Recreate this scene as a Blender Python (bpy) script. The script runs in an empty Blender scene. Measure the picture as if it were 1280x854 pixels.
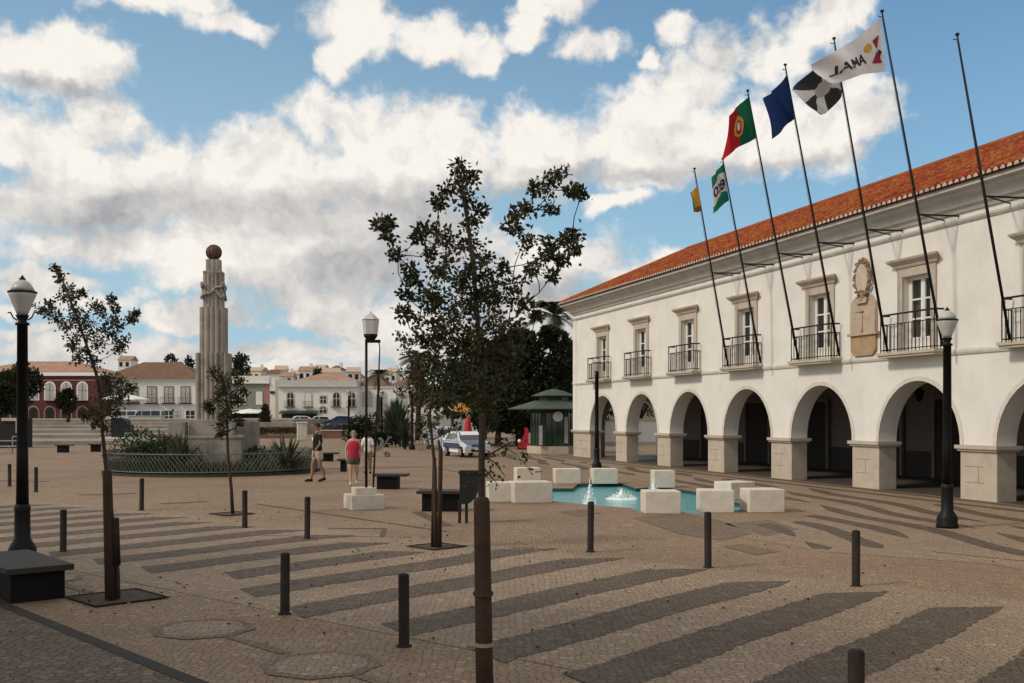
import bpy, bmesh, math, random
from mathutils import Vector, Matrix, noise as mnoise
from mathutils.geometry import tessellate_polygon
R = math.radians
rnd = random.Random(7)
C = bpy.context.scene.collection
S = bpy.context.scene

# ------------------------------------------------------------------ camera, sky, sun, exposure
F, H, YH = 1320.0, 2.2, 519.0           # focal length in photo pixels, eye height, horizon row
cam = bpy.data.cameras.new('camera'); camo = bpy.data.objects.new('camera', cam); C.objects.link(camo)
camo.location = (0, 0, H); camo.rotation_euler = (R(90), 0, 0)
cam.sensor_width = 36; cam.lens = F/1280*36; cam.shift_y = (YH-427)/1280
cam.clip_start = .1; cam.clip_end = 5000
S.camera = camo
S.view_settings.view_transform = 'Standard'; S.view_settings.look = 'None'
S.view_settings.exposure = 0.0; S.view_settings.gamma = 1; S.view_settings.use_curve_mapping = False
SUN_EL, SUN_AZ = 40.0, 246.0            # azimuth clockwise from +Y
az = R(SUN_AZ); el = R(SUN_EL)
sd = Vector((math.sin(az)*math.cos(el), math.cos(az)*math.cos(el), math.sin(el)))
sl = bpy.data.lights.new('sun', 'SUN'); sl.energy = 2.2; sl.angle = R(8); sl.color = (1, .89, .74)
so = bpy.data.objects.new('sun', sl); C.objects.link(so); so.rotation_euler = sd.to_track_quat('Z', 'Y').to_euler()

W = bpy.data.worlds.new('World'); S.world = W; W.use_nodes = True
nt = W.node_tree; nt.nodes.clear()
class G:
    """tiny node-graph helper"""
    def __init__(s, nt): s.nt = nt
    def n(s, t, **k):
        x = s.nt.nodes.new(t)
        for a, b in k.items(): setattr(x, a, b)
        return x
    def put(s, sock, v):
        if hasattr(v, 'is_output') or isinstance(v, bpy.types.NodeSocket): s.nt.links.new(v, sock)
        else: sock.default_value = v
    def m(s, op, a, b=None, c=None, clamp=False):
        x = s.n('ShaderNodeMath', operation=op); x.use_clamp = clamp
        s.put(x.inputs[0], a)
        if b is not None: s.put(x.inputs[1], b)
        if c is not None: s.put(x.inputs[2], c)
        return x.outputs[0]
    def v(s, op, a, b=None):
        x = s.n('ShaderNodeVectorMath', operation=op); s.put(x.inputs[0], a)
        if b is not None: s.put(x.inputs[1], b)
        return x.outputs[1] if op in ('LENGTH', 'DOT_PRODUCT', 'DISTANCE') else x.outputs[0]
    def mix(s, f, a, b, bt='MIX'):
        x = s.n('ShaderNodeMix', data_type='RGBA', blend_type=bt)
        s.put(x.inputs[0], f); s.put(x.inputs[6], a); s.put(x.inputs[7], b)
        return x.outputs[2]
    def noise(s, vec, sc, det=6, rough=.55, dim='3D', out=0, dist=0):
        x = s.n('ShaderNodeTexNoise', noise_dimensions=dim); s.put(x.inputs['Vector'], vec)
        x.inputs['Scale'].default_value = sc; x.inputs['Detail'].default_value = det
        x.inputs['Roughness'].default_value = rough; x.inputs['Distortion'].default_value = dist
        return x.outputs[out]
    def rng(s, v, a, b, c=0., d=1., smooth=True):
        x = s.n('ShaderNodeMapRange'); x.interpolation_type = 'SMOOTHSTEP' if smooth else 'LINEAR'
        s.put(x.inputs[0], v)
        for i, q in enumerate((a, b, c, d)): x.inputs[i+1].default_value = q
        return x.outputs[0]
g = G(nt)
sky = g.n('ShaderNodeTexSky', sky_type='NISHITA', sun_disc=False, sun_elevation=el, sun_rotation=az)
sky.air_density = 1.0; sky.dust_density = .3; sky.ozone_density = 1.5
tc = g.n('ShaderNodeTexCoord')
dirv = tc.outputs['Generated']
sep = g.n('ShaderNodeSeparateXYZ'); nt.links.new(dirv, sep.inputs[0])
azn = g.m('ARCTAN2', sep.outputs[0], sep.outputs[1])
eln = g.m('ARCSINE', sep.outputs[2])
comb = g.n('ShaderNodeCombineXYZ'); nt.links.new(azn, comb.inputs[0]); nt.links.new(eln, comb.inputs[1])
ae = comb.outputs[0]
def ang(x, y):
    dx, dz = (x-640)/F, (YH-y)/F
    return math.atan(dx), math.atan(dz/math.sqrt(1+dx*dx))
# warp so cloud rims billow
wv = g.noise(ae, 9, 3, .5, out=1)
wv = g.v('SUBTRACT', wv, (.5, .5, .5))
sc = g.n('ShaderNodeVectorMath', operation='SCALE'); nt.links.new(wv, sc.inputs[0]); sc.inputs['Scale'].default_value = .055
wv2 = g.v('SUBTRACT', g.noise(ae, 34, 4, .55, out=1), (.5, .5, .5))
sc2 = g.n('ShaderNodeVectorMath', operation='SCALE'); nt.links.new(wv2, sc2.inputs[0]); sc2.inputs['Scale'].default_value = .030
aew = g.v('ADD', g.v('ADD', ae, sc.outputs[0]), sc2.outputs[0])
CL = [  # (px, py, rx, ry) cloud heaps as they sit in the sky
 (185,2,70,24),(285,18,52,20),(240,0,56,16),(35,72,85,42),(110,80,55,24),(455,25,62,42),(425,65,28,26),(540,40,62,30),(595,48,36,32),
 (690,12,55,24),(735,52,52,20),(660,38,40,18),(856,23,28,18),(815,62,15,16),
 (40,185,110,55),(130,150,55,38),(200,200,110,50),(130,220,180,50),(250,215,120,50),(390,145,62,38),(330,190,90,45),(470,175,110,52),(540,155,75,42),(400,230,200,60),(560,215,90,60),(645,190,55,60),(660,215,90,45),
 (250,260,300,46),(480,265,190,60),(60,250,120,40),(90,300,70,24),(160,300,110,36),(250,318,130,40),(380,345,120,38),(480,330,120,70),(420,290,150,50),(540,300,110,60),(60,345,90,14),
 (420,400,110,20),(320,440,150,18),(150,440,160,30),(60,415,100,12),(520,420,120,40),(620,440,120,40),(240,390,90,16),(30,385,60,10),
 (720,185,110,48),(800,165,110,58),(830,130,70,40),(880,95,70,50),(910,70,60,42),(960,70,60,60),(1010,35,62,40),(1040,12,45,24),(930,160,150,60),(1050,165,80,55),(1090,160,48,45),(800,205,170,28),(980,190,140,30),
 (160,310,150,30),(300,345,150,26),(90,365,110,16),(380,375,120,24),(470,395,110,26),(210,470,220,18),(430,462,160,16),(120,440,160,18),
 (690,330,100,48),(740,322,75,40),(800,345,90,30),(640,370,100,55),(760,248,44,15),(700,400,120,40),(900,345,120,22),(1000,300,60,10)]
def blobs(vec, lst, k=1.0):
    acc = None
    for (x, y, rx, ry) in lst:
        a, e = ang(x, y)
        d = g.v('SUBTRACT', vec, (a, e, 0))
        d = g.v('MULTIPLY', d, (F/rx*k, F/ry*k, 0))
        v = g.m('SUBTRACT', 1.25, g.v('LENGTH', d))
        acc = v if acc is None else g.m('SMOOTH_MAX', acc, v, .12)
    return acc
B = blobs(aew, CL)
fb = g.noise(aew, 11, 10, .56)
fb2 = g.noise(ae, 42, 8, .60)
# clouds of the rest of the sky dome
els = g.v('MULTIPLY', dirv, (1, 1, 2.2))
wide = g.rng(g.noise(els, 2.3, 7, .55), .36, .52, -.4, .95)
inview = g.rng(g.m('ABSOLUTE', azn), .50, .62)
inview = g.m('MAXIMUM', inview, g.rng(eln, .42, .52))
Bt = g.m('MAXIMUM', B, g.m('MULTIPLY_ADD', inview, 1.6, g.m('SUBTRACT', wide, 1.6)))
n1 = g.m('SUBTRACT', fb, .5); n2 = g.m('SUBTRACT', fb2, .5)
dens = g.m('ADD', Bt, g.m('MULTIPLY', n1, 2.3))
dens = g.m('ADD', dens, g.m('MULTIPLY', n2, 1.0))
mask = g.rng(dens, .10, .78)
# puffs: brighter where the cloud rises towards the light, greyer along the marked bases
fbo = g.noise(g.v('ADD', aew, (-.010, .018, 0)), 11, 10, .56)
fb2o = g.noise(g.v('ADD', ae, (-.004, .007, 0)), 42, 8, .60)
rel = g.m('ADD', g.m('MULTIPLY', g.m('SUBTRACT', fb, fbo), 2.2), g.m('MULTIPLY', g.m('SUBTRACT', fb2, fb2o), .25))
GR = [(40,265,170,26),(200,268,200,26),(330,268,170,34),(470,262,150,42),(550,285,110,60),(480,330,110,40),(700,368,100,26),(640,250,90,30),(800,216,200,16),(980,205,140,16),(50,104,90,10),(180,250,200,30),(570,350,90,60),(420,290,160,30)]
gray = g.m('MULTIPLY', g.rng(blobs(aew, GR), -.1, 1.1), g.rng(n1, -.25, .10, .55, 1.05))
thin = g.rng(dens, .3, 1.15, .10, 0)
lite = g.m('SUBTRACT', g.m('ADD', .98, rel), g.m('MULTIPLY', gray, .60))
lite = g.m('SUBTRACT', lite, thin)
lite = g.m('ADD', lite, g.m('MULTIPLY', n1, .30))
lite = g.m('SUBTRACT', lite, g.rng(eln, .06, .20, .34, 0))
lite = g.rng(lite, .1, 1.05, .1, 1.05, smooth=False)
ramp = g.mix(lite, (3.3, 3.4, 3.65, 1), (9.5, 9.05, 8.4, 1))
warm = g.rng(eln, .0, .13, 1, 0)
ramp = g.mix(g.m('MULTIPLY', warm, .35), ramp, (6.9, 6.35, 5.75, 1))
hs = g.n('ShaderNodeHueSaturation'); nt.links.new(sky.outputs[0], hs.inputs['Color']); hs.inputs['Saturation'].default_value = 1.0; hs.inputs['Value'].default_value = 1.0
blue = g.mix(1.0, hs.outputs[0], (.92, 1.30, 1.38, 1), 'MULTIPLY')
blue = g.mix(g.m('MULTIPLY', g.rng(eln, .0, .62, .95, 0), g.rng(azn, -.35, .45, 1, .35)), blue, (4.6, 6.7, 8.1, 1))
SKYGAIN = g.n('ShaderNodeVectorMath', operation='SCALE'); nt.links.new(blue, SKYGAIN.inputs[0]); SKYGAIN.inputs['Scale'].default_value = .86
col = g.mix(mask, SKYGAIN.outputs[0], ramp)
bg = g.n('ShaderNodeBackground'); nt.links.new(col, bg.inputs[0]); bg.inputs[1].default_value = .1
wo = g.n('ShaderNodeOutputWorld'); nt.links.new(bg.outputs[0], wo.inputs[0])

# ------------------------------------------------------------------ pixel helpers (photo pixel -> place in the world)
def gp(x, y, z=0.0):
    Y = F*(H-z)/(y-YH); return Vector(((x-640)/F*Y, Y, z))
def at(x, y, Y): return Vector(((x-640)/F*Y, Y, H-(y-YH)/F*Y))

# ------------------------------------------------------------------ materials
MATS = {}
def mat(name, col, rough=.8, var=.12, vs=3., bump=0., bs=40., metal=0., spec=.3, island=0., col2=None, streak=0.):
    if name in MATS: return MATS[name]
    m = bpy.data.materials.new(name); m.use_nodes = True
    h = G(m.node_tree); b = m.node_tree.nodes['Principled BSDF']
    t = h.n('ShaderNodeTexCoord').outputs['Object']
    c = (*col, 1); d = (*(col2 or [x*.6 for x in col]), 1)
    fac = h.rng(h.noise(t, vs, 7, .6), .35, .75, 0, min(1, var*4))
    cc = h.mix(fac, c, d)
    if streak:
        sv = h.v('MULTIPLY', t, (6, 6, .35))
        cc = h.mix(h.rng(h.noise(sv, 1.0, 5, .6), .5, .8, 0, streak), cc, d)
    if island:
        gi = h.n('ShaderNodeNewGeometry').outputs['Random Per Island']
        hv = h.n('ShaderNodeHueSaturation'); h.put(hv.inputs['Color'], cc)
        h.put(hv.inputs['Value'], h.m('MULTIPLY_ADD', gi, island*2, 1-island))
        h.put(hv.inputs['Hue'], h.m('MULTIPLY_ADD', gi, .06, .47))
        cc = hv.outputs[0]
    h.put(b.inputs['Base Color'], cc)
    b.inputs['Roughness'].default_value = rough; b.inputs['Metallic'].default_value = metal
    b.inputs['Specular IOR Level'].default_value = spec
    if bump:
        bp = h.n('ShaderNodeBump'); bp.inputs['Strength'].default_value = bump; bp.inputs['Distance'].default_value = .02
        h.put(bp.inputs['Height'], h.noise(t, bs, 6, .6)); h.put(b.inputs['Normal'], bp.outputs[0])
    MATS[name] = m; return m
def cobble(name, col, col2, sc=10., var=.5, joint=.5, stain=.25):
    m = bpy.data.materials.new(name); m.use_nodes = True
    h = G(m.node_tree); b = m.node_tree.nodes['Principled BSDF']
    t = h.n('ShaderNodeTexCoord').outputs['Object']
    tw = h.v('ADD', t, h.v('MULTIPLY', h.noise(t, 3, 2, .5, out=1), (.05, .05, 0)))
    def vor(feat):
        x = h.n('ShaderNodeTexVoronoi', voronoi_dimensions='2D', feature=feat); h.put(x.inputs['Vector'], tw)
        x.inputs['Scale'].default_value = sc; x.inputs['Randomness'].default_value = .75; return x
    v1 = vor('F1'); v2 = vor('DISTANCE_TO_EDGE')
    sp = h.n('ShaderNodeSeparateColor'); h.put(sp.inputs[0], v1.outputs['Color'])
    cc = h.mix(h.m('MULTIPLY', sp.outputs[0], var), (*col, 1), (*col2, 1))
    cc = h.mix(h.rng(sp.outputs[1], .86, .95, 0, .55), cc, (col[0]*1.5, col[1]*1.45, col[2]*1.4, 1))
    big = h.rng(h.noise(t, .35, 6, .6), .38, .72, 0, stain)
    cc = h.mix(big, cc, (col2[0]*.75, col2[1]*.72, col2[2]*.7, 1))
    blot = h.rng(h.noise(t, 1.7, 5, .65), .55, .75, 0, stain*.8)
    cc = h.mix(blot, cc, (col[0]*1.15, col[1]*1.02, col[2]*.92, 1))
    edge = h.rng(v2.outputs['Distance'], .0, .10, joint, 0)
    cc = h.mix(edge, cc, (col2[0]*.35, col2[1]*.33, col2[2]*.3, 1))
    h.put(b.inputs['Base Color'], cc)
    h.put(b.inputs['Roughness'], h.m('MULTIPLY_ADD', sp.outputs[2], .25, .55)); b.inputs['Specular IOR Level'].default_value = .15
    bp = h.n('ShaderNodeBump'); bp.inputs['Strength'].default_value = .8; bp.inputs['Distance'].default_value = .012
    hh = h.m('ADD', h.rng(v2.outputs['Distance'], 0, .12), h.m('MULTIPLY', h.noise(t, 60, 4, .6), .35))
    h.put(bp.inputs['Height'], h.m('ADD', hh, h.m('MULTIPLY', sp.outputs[1], .35))); h.put(b.inputs['Normal'], bp.outputs[0])
    return m
def glassy(name, tint=(.02, .025, .03), tr=.55):
    m = bpy.data.materials.new(name); m.use_nodes = True; h = G(m.node_tree)
    b = m.node_tree.nodes['Principled BSDF']; b.inputs['Base Color'].default_value = (*tint, 1); b.inputs['Roughness'].default_value = .06
    b.inputs['Specular IOR Level'].default_value = .6
    tr_ = h.n('ShaderNodeBsdfTransparent'); mx = h.n('ShaderNodeMixShader'); mx.inputs[0].default_value = 1-tr
    h.put(mx.inputs[1], tr_.outputs[0]); h.put(mx.inputs[2], b.outputs[0])
    h.put(m.node_tree.nodes['Material Output'].inputs[0], mx.outputs[0]); return m

M_ground = cobble('plaza_cobbles', (.285, .200, .132), (.182, .125, .082), 13, stain=.42)
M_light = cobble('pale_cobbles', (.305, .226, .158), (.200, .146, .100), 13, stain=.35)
M_wet = cobble('grey_wet_cobbles', (.20, .145, .10), (.115, .083, .058), 13)
M_dark = cobble('dark_basalt_cobbles', (.125, .094, .068), (.070, .054, .040), 13, stain=.15)
M_walk = cobble('grey_setts', (.150, .110, .078), (.090, .067, .048), 10, .6, .8)
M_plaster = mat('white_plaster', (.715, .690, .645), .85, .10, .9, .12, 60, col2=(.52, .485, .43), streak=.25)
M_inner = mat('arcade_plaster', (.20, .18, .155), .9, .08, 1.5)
M_stone = mat('pale_limestone', (.47, .405, .33), .8, .14, 2.5, .25, 25, col2=(.34, .28, .215))
M_block = mat('white_limestone', (.62, .56, .475), .75, .16, 3.5, .3, 30, col2=(.44, .38, .305))
M_cornice = mat('grey_cornice', (.50, .48, .44), .85, .12, 2)
M_tile = mat('terracotta_tile', (.285, .070, .022), .85, .2, 2.2, .2, 30, col2=(.16, .040, .015), spec=.12, island=.20)
M_mortar = mat('white_mortar', (.50, .43, .36), .9)
M_black = mat('black_cast_iron', (.006, .006, .006), .5, .1, 8, .1, 50, spec=.2)
M_iron = mat('dark_iron', (.012, .011, .010), .55, spec=.2)
M_rust = mat('dark_rusted_steel', (.014, .011, .009), .75, .2, 14, .1, 60, spec=.2, col2=(.034, .018, .011))
M_bench = mat('dark_bench_stone', (.006, .005, .005), .65, .1, 10, spec=.15)
M_benchtop = mat('dark_bench_top', (.040, .032, .026), .65, .15, 6, spec=.2, col2=(.025, .02, .017))
M_white = mat('white_paint', (.74, .72, .67), .55, .05)
M_bark = mat('young_bark', (.055, .036, .024), .9, .2, 20, .3, 60)
M_stake = mat('brown_wood_stake', (.047, .025, .015), .85, .25, 12, .3, 50, col2=(.028, .015, .010))
M_leaf = mat('dark_leaf', (.042, .052, .020), .6, .2, 2.5, spec=.25, island=.55, col2=(.075, .050, .022))
M_leafd = mat('deep_evergreen_leaf', (.020, .028, .011), .65, .2, .8, spec=.2, island=.45, col2=(.030, .034, .012))
M_leafg = mat('grey_green_leaf', (.060, .075, .045), .6, .2, 1.5, spec=.25, island=.35)
M_palm = mat('palm_leaf', (.055, .065, .025), .6, .2, 1.5, spec=.25, island=.35)
M_skirt = mat('dry_palm_skirt', (.115, .070, .032), .9, .2, 3, island=.3)
M_glass = glassy('window_glass'); 
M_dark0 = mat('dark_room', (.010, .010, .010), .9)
M_curtain = mat('tan_curtain', (.26, .20, .12), .9)
M_lampglass = mat('frosted_lamp_glass', (.50, .49, .46), .25, .06, spec=.5)
M_lampcap = mat('pale_lamp_cap', (.42, .41, .38), .35, .08, spec=.5)
M_monument = mat('weathered_monument_stone', (.33, .29, .245), .85, .18, 1.6, .3, 18, col2=(.13, .112, .095), streak=.7)
M_ball = mat('brown_monument_ball', (.105, .062, .043), .7, .2, 6, .2, 20)
M_fence = mat('grey_green_railing', (.14, .145, .125), .5, .1)
M_kgreen = mat('dark_green_paint', (.020, .045, .026), .45, .1, 3)
M_kroof = mat('green_roof_sheet', (.050, .070, .045), .6, .15, 2)
M_red = mat('red_paint', (.42, .02, .03), .45, .05)
M_yellow = mat('yellow_cloth', (.42, .22, .03), .8, .05)
M_tyre = mat('tyre_rubber', (.012, .012, .012), .8)
M_rim = mat('alloy_rim', (.35, .35, .35), .35, metal=.6)
M_carwhite = mat('car_white', (.70, .72, .74), .25, .03, spec=.5)
M_carblue = mat('car_dark_blue', (.02, .05, .11), .25, .05, spec=.5)
M_cargrey = mat('car_grey', (.16, .17, .18), .3, .05, spec=.5)
M_carglass = mat('car_glass', (.008, .010, .012), .08, .0, spec=.6)
M_light_lens = mat('headlight_lens', (.75, .76, .78), .12, spec=.6)

# ------------------------------------------------------------------ mesh builder
for m_ in (M_leaf, M_leafd, M_leafg):                     # leaves let some light through
    h = G(m_.node_tree); p_ = m_.node_tree.nodes['Principled BSDF']; tr_ = h.n('ShaderNodeBsdfTranslucent')
    h.put(tr_.inputs[0], p_.inputs['Base Color'].links[0].from_socket); mx_ = h.n('ShaderNodeMixShader'); mx_.inputs[0].default_value = .3
    h.put(mx_.inputs[1], p_.outputs[0]); h.put(mx_.inputs[2], tr_.outputs[0]); h.put(m_.node_tree.nodes['Material Output'].inputs[0], mx_.outputs[0])
class MB:
    def __init__(s): s.v = []; s.f = []; s.mi = []; s.m = 0; s.sm = []; s.smooth = False
    def add(s, vs, fs):
        o = len(s.v); s.v += [tuple(p) for p in vs]
        for q in fs: s.f.append([o+i for i in q]); s.mi.append(s.m); s.sm.append(s.smooth)
        return s
    def box(s, a, b, T=None):
        (x0, y0, z0), (x1, y1, z1) = a, b
        p = [(x0,y0,z0),(x1,y0,z0),(x1,y1,z0),(x0,y1,z0),(x0,y0,z1),(x1,y0,z1),(x1,y1,z1),(x0,y1,z1)]
        if T: p = [T(*q) for q in p]
        return s.add(p, [(0,3,2,1),(4,5,6,7),(0,1,5,4),(1,2,6,5),(2,3,7,6),(3,0,4,7)])
    def bevbox(s, a, b, r=.03, T=None):
        bm = bmesh.new(); bmesh.ops.create_cube(bm, size=1)
        for v in bm.verts:
            v.co = Vector([(a[i]+b[i])/2+v.co[i]*(b[i]-a[i]) for i in range(3)])
        bmesh.ops.bevel(bm, geom=list(bm.edges), offset=r, segments=2, affect='EDGES', profile=.6)
        p = [tuple(v.co) for v in bm.verts]
        if T: p = [T(*q) for q in p]
        bm.verts.index_update()
        s.add(p, [[v.index for v in f.verts] for f in bm.faces]); bm.free(); return s
    def prism(s, poly, z0, z1, T=None):
        n = len(poly); p = [(x, y, z0) for x, y in poly]+[(x, y, z1) for x, y in poly]
        if T: p = [T(*q) for q in p]
        return s.add(p, [list(range(n))[::-1], list(range(n, 2*n))]+[(i, (i+1) % n, n+(i+1) % n, n+i) for i in range(n)])
    def lathe(s, prof, c=(0,0,0), n=16, T=None):
        p = []
        for r, z in prof:
            for k in range(n):
                a = 2*math.pi*k/n; p.append((c[0]+r*math.cos(a), c[1]+r*math.sin(a), c[2]+z))
        if T: p = [T(*q) for q in p]
        fs = []
        for i in range(len(prof)-1):
            for k in range(n): fs.append((i*n+k, i*n+(k+1) % n, (i+1)*n+(k+1) % n, (i+1)*n+k))
        fs.append(list(range(n))[::-1]); fs.append([(len(prof)-1)*n+k for k in range(n)])
        return s.add(p, fs)
    def tube(s, pts, rad, n=6, cap=True):
        pts = [Vector(p) for p in pts]
        if not isinstance(rad, (list, tuple)): rad = [rad]*len(pts)
        P = []; up = None
        for i, p in enumerate(pts):
            d = (pts[min(i+1, len(pts)-1)]-pts[max(i-1, 0)])
            if d.length < 1e-9: d = Vector((0, 0, 1))
            d.normalize()
            if up is None: up = Vector((1, 0, 0)) if abs(d.x) < .9 else Vector((0, 1, 0))
            a = (up-d*up.dot(d)); a.normalize(); b = d.cross(a); up = a
            for k in range(n):
                t = 2*math.pi*k/n; P.append(p+(a*math.cos(t)+b*math.sin(t))*rad[i])
        fs = []
        for i in range(len(pts)-1):
            for k in range(n): fs.append((i*n+k, i*n+(k+1) % n, (i+1)*n+(k+1) % n, (i+1)*n+k))
        if cap: fs.append(list(range(n))[::-1]); fs.append([(len(pts)-1)*n+k for k in range(n)])
        return s.add(P, fs)
    def ball(s, c, r, n=12, sz=(1,1,1), m=None):
        m = m or n//2+1
        return s.lathe([(max(.001, math.sin(math.pi*i/m))*r*sz[0], -math.cos(math.pi*i/m)*r*sz[2]) for i in range(m+1)], c, n)
    def quad(s, a, b, c, d): return s.add([a, b, c, d], [(0, 1, 2, 3)])
    def build(s, name, mats, parent=None, smooth=None, loc=None):
        me = bpy.data.meshes.new(name); me.from_pydata(s.v, [], s.f)
        for m in (mats if isinstance(mats, (list, tuple)) else [mats]): me.materials.append(m)
        me.polygons.foreach_set('material_index', s.mi)
        me.polygons.foreach_set('use_smooth', [smooth]*len(s.f) if smooth is not None else s.sm)
        me.update()
        o = bpy.data.objects.new(name, me); C.objects.link(o)
        if parent: o.parent = parent
        if loc: o.location = loc
        return o
def fixn(o):
    bm = bmesh.new(); bm.from_mesh(o.data); bmesh.ops.recalc_face_normals(bm, faces=bm.faces); bm.to_mesh(o.data); bm.free(); return o
def tag(o, label, cat, group=None):
    o['label'] = label; o['category'] = cat
    if group: o['group'] = group
    return o
def thing(name, label, cat, loc=(0,0,0), rz=0., group=None):
    o = bpy.data.objects.new(name, None); C.objects.link(o); o.location = loc; o.rotation_euler = (0, 0, rz)
    o.empty_display_size = .3
    return tag(o, label, cat, group)
def struct(o, kind='structure'): o['kind'] = kind; return o
def dup(root, loc, rz=None, label=None, group=None, scale=None):
    r = root.copy(); C.objects.link(r); r.location = loc
    if rz is not None: r.rotation_euler = (0, 0, rz)
    if scale: r.scale = scale if hasattr(scale, '__len__') else (scale,)*3
    if label: r['label'] = label
    if group: r['group'] = group
    for ch in root.children:
        c = ch.copy(); C.objects.link(c); c.parent = r
        for gch in ch.children:
            d = gch.copy(); C.objects.link(d); d.parent = c
    return r
# ------------------------------------------------------------------ ground, paving
POOL = [gp(*p) for p in [(686,610.5),(716,610.5),(722,605),(776,604),(795,610.5),(826,608),(872,615),(905,625),(945,633),(905,641),(868,642),(802,640.5),(788,635),(737,631),(686,626)]]
def sheet_with_hole(name, outer, hole, z, m):
    polys = [[Vector((x, y, 0)) for x, y in outer]]
    if hole: polys.append([Vector((p[0], p[1], 0)) for p in hole])
    tri = tessellate_polygon(polys); flat = [p for q in polys for p in q]
    b = MB(); b.add([(p.x, p.y, z) for p in flat], [t[::-1] for t in tri])
    o = fixn(b.build(name, m)); 
    return struct(o)
sheet_with_hole('ground', [(-900, -60), (900, -60), (900, 1500), (-900, 1500)], POOL, 0, M_ground)
U = Vector((.64, .77)).normalized(); V = Vector((U.y, -U.x))     # stripe direction, across stripes
def uv(u, v): return U*u+V*v
def poly_sheet(b, pts, z): b.add([(p[0], p[1], z) for p in pts], [list(range(len(pts)))])
# light striped field between the bollard rows
b = MB(); poly_sheet(b, [uv(7.2, 6), uv(13.4, 6), uv(13.5, -9), uv(13.0, -27), uv(7.9, -27), uv(7.4, -10)], .004)
struct(fixn(b.build('striped_paving', M_light)))
b = MB()
cent = [3.3, 1.9, .5, -.9, -2.3, -3.68, -5.06, -6.38, -7.80, -9.36, -10.85, -12.2]+[-12.2-1.33*k for k in range(1, 11)]
ends = {-3.68: (7.6, 12.75), -5.06: (7.0, 12.95), -6.38: (7.25, 12.95), -7.80: (7.5, 13.25), -9.36: (7.45, 13.45), -10.85: (7.9, 13.7), -12.2: (8.6, 12.0)}
for v in cent:
    u0, u1 = ends.get(v, (8.2+rnd.uniform(-.2, .2), 12.7+rnd.uniform(-.25, .2)))
    w = .33
    up, lo = [], []
    for k in range(57):                                   # slightly wavering hand-laid edges, skewed pointed ends
        t = k/56; u = u0+(u1-u0)*t
        ta = min(1, -.95+(1-t)*17) if t > .8 else 1; wo = .02*math.sin(u*1.7+v)
        up.append(uv(u+w*.5, v-w*max(-.9, ta)+wo+rnd.uniform(-.028, .028))); lo.append(uv(u-w*.3, v+w+wo+rnd.uniform(-.028, .028)))
    poly_sheet(b, up+lo[::-1], .008)
# pool-side dark patches and drain lines
bw_ = MB()
for q in [[(792,648),(850,640),(905,652),(940,668),(900,676),(850,668)],[(905,655),(960,650),(1000,662),(958,671)],[(925,680),(975,690),(945,694),(905,684)],[(698,640),(730,637),(752,642),(722,646)],[(640,684),(668,684),(650,692),(632,696)]]:
    poly_sheet(bw_, [gp(*p) for p in q], .006)
struct(fixn(bw_.build('damp_paving', M_wet)))
def strip(b, a, c, w, z):
    a = Vector(a[:2]); c = Vector(c[:2]); d = (c-a).normalized(); n = Vector((-d.y, d.x))*w/2
    poly_sheet(b, [a-n, c-n, c+n, a+n], z)
for p, q, w in [((320,630),(560,665),.10),((1165,690),(1290,703),.06),((545,585),(640,603),.12),((410,661),(480,661),.10),((480,661),(478,671),.1),((330,670),(515,672),.06),((520,640),(560,658),.25),((-20,601),(60,602),.3),((100,619),(170,617),.25),((200,630),(260,627),.2)]:
    strip(b, gp(*p), gp(*q), w, .0065)
# hexagon rings of the lower left walk
AX = Vector((.695, -.72)); AY = Vector((.72, .695))
br_ = MB()
def ring(c, r0, r1, z, n=8):
    for k in range(n):
        a0, a1 = 2*math.pi*k/n, 2*math.pi*(k+1)/n
        f = lambda a, r: Vector(c)+AX*math.cos(a)*r*1.0+AY*math.sin(a)*r
        poly_sheet(br_, [f(a0, r0), f(a0, r1), f(a1, r1), f(a1, r0)], z)
for c in [(-3.17, 10.86), (-1.68, 9.3), (-6.3, 14.2), (-7.9, 15.9)]:
    ring(c, .42, .54, .007)
    e = Vector(c)+AX*.55; strip(br_, e, e+AX*1.0, .12, .0068)
struct(fixn(b.build('dark_paving', M_dark)))
struct(fixn(br_.build('hexagon_paving', M_wet)))
# hex fillings are pale
b = MB()
for c in [(-3.17, 10.86), (-1.68, 9.3), (-6.3, 14.2), (-7.9, 15.9)]:
    poly_sheet(b, [Vector(c)+AX*math.cos(a)*.42+AY*math.sin(a)*.42 for a in [2*math.pi*k/8 for k in range(8)]], .0075)
struct(fixn(b.build('pale_paving', M_light)))
# grey walk beyond the dark kerb strip, lower left
k0, k1 = Vector((-5.97, 12.31)), Vector((-2.64, 8.72)); kd = (k1-k0).normalized(); kn = Vector((-kd.y, kd.x))
if kn.y > 0: kn = -kn
b = MB(); poly_sheet(b, [k0-kd*30, k1+kd*14, k1+kd*14+kn*12, k0-kd*30+kn*12], .005); struct(fixn(b.build('pavement', M_walk)))
b = MB(); poly_sheet(b, [k0-kd*30-kn*.07, k1+kd*14-kn*.07, k1+kd*14+kn*.07, k0-kd*30+kn*.07], .010); struct(fixn(b.build('kerb_strip', mat('kerb_basalt', (.030, .025, .021), .8, .2, 6, .3, 40))))

# town hall frame: s along the facade (towards the camera), d outwards, z up
L = 4.81
FC = 5503*L
def fx(n):                                               # facade base point of bay corner n
    xx = 250+1/(.00204957-.00017428*n); Z = FC/(xx-250); return Vector(((xx-640)/F*Z, Z))
O2 = fx(0); eV = (fx(6)-fx(0)).normalized(); oV = Vector((eV.y, -eV.x))
if oV.x > 0: oV = -oV
LB = (fx(6)-fx(0)).length/6
L = LB
def T(s, d, z): p = O2+eV*s+oV*d; return (p.x, p.y, z)
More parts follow.
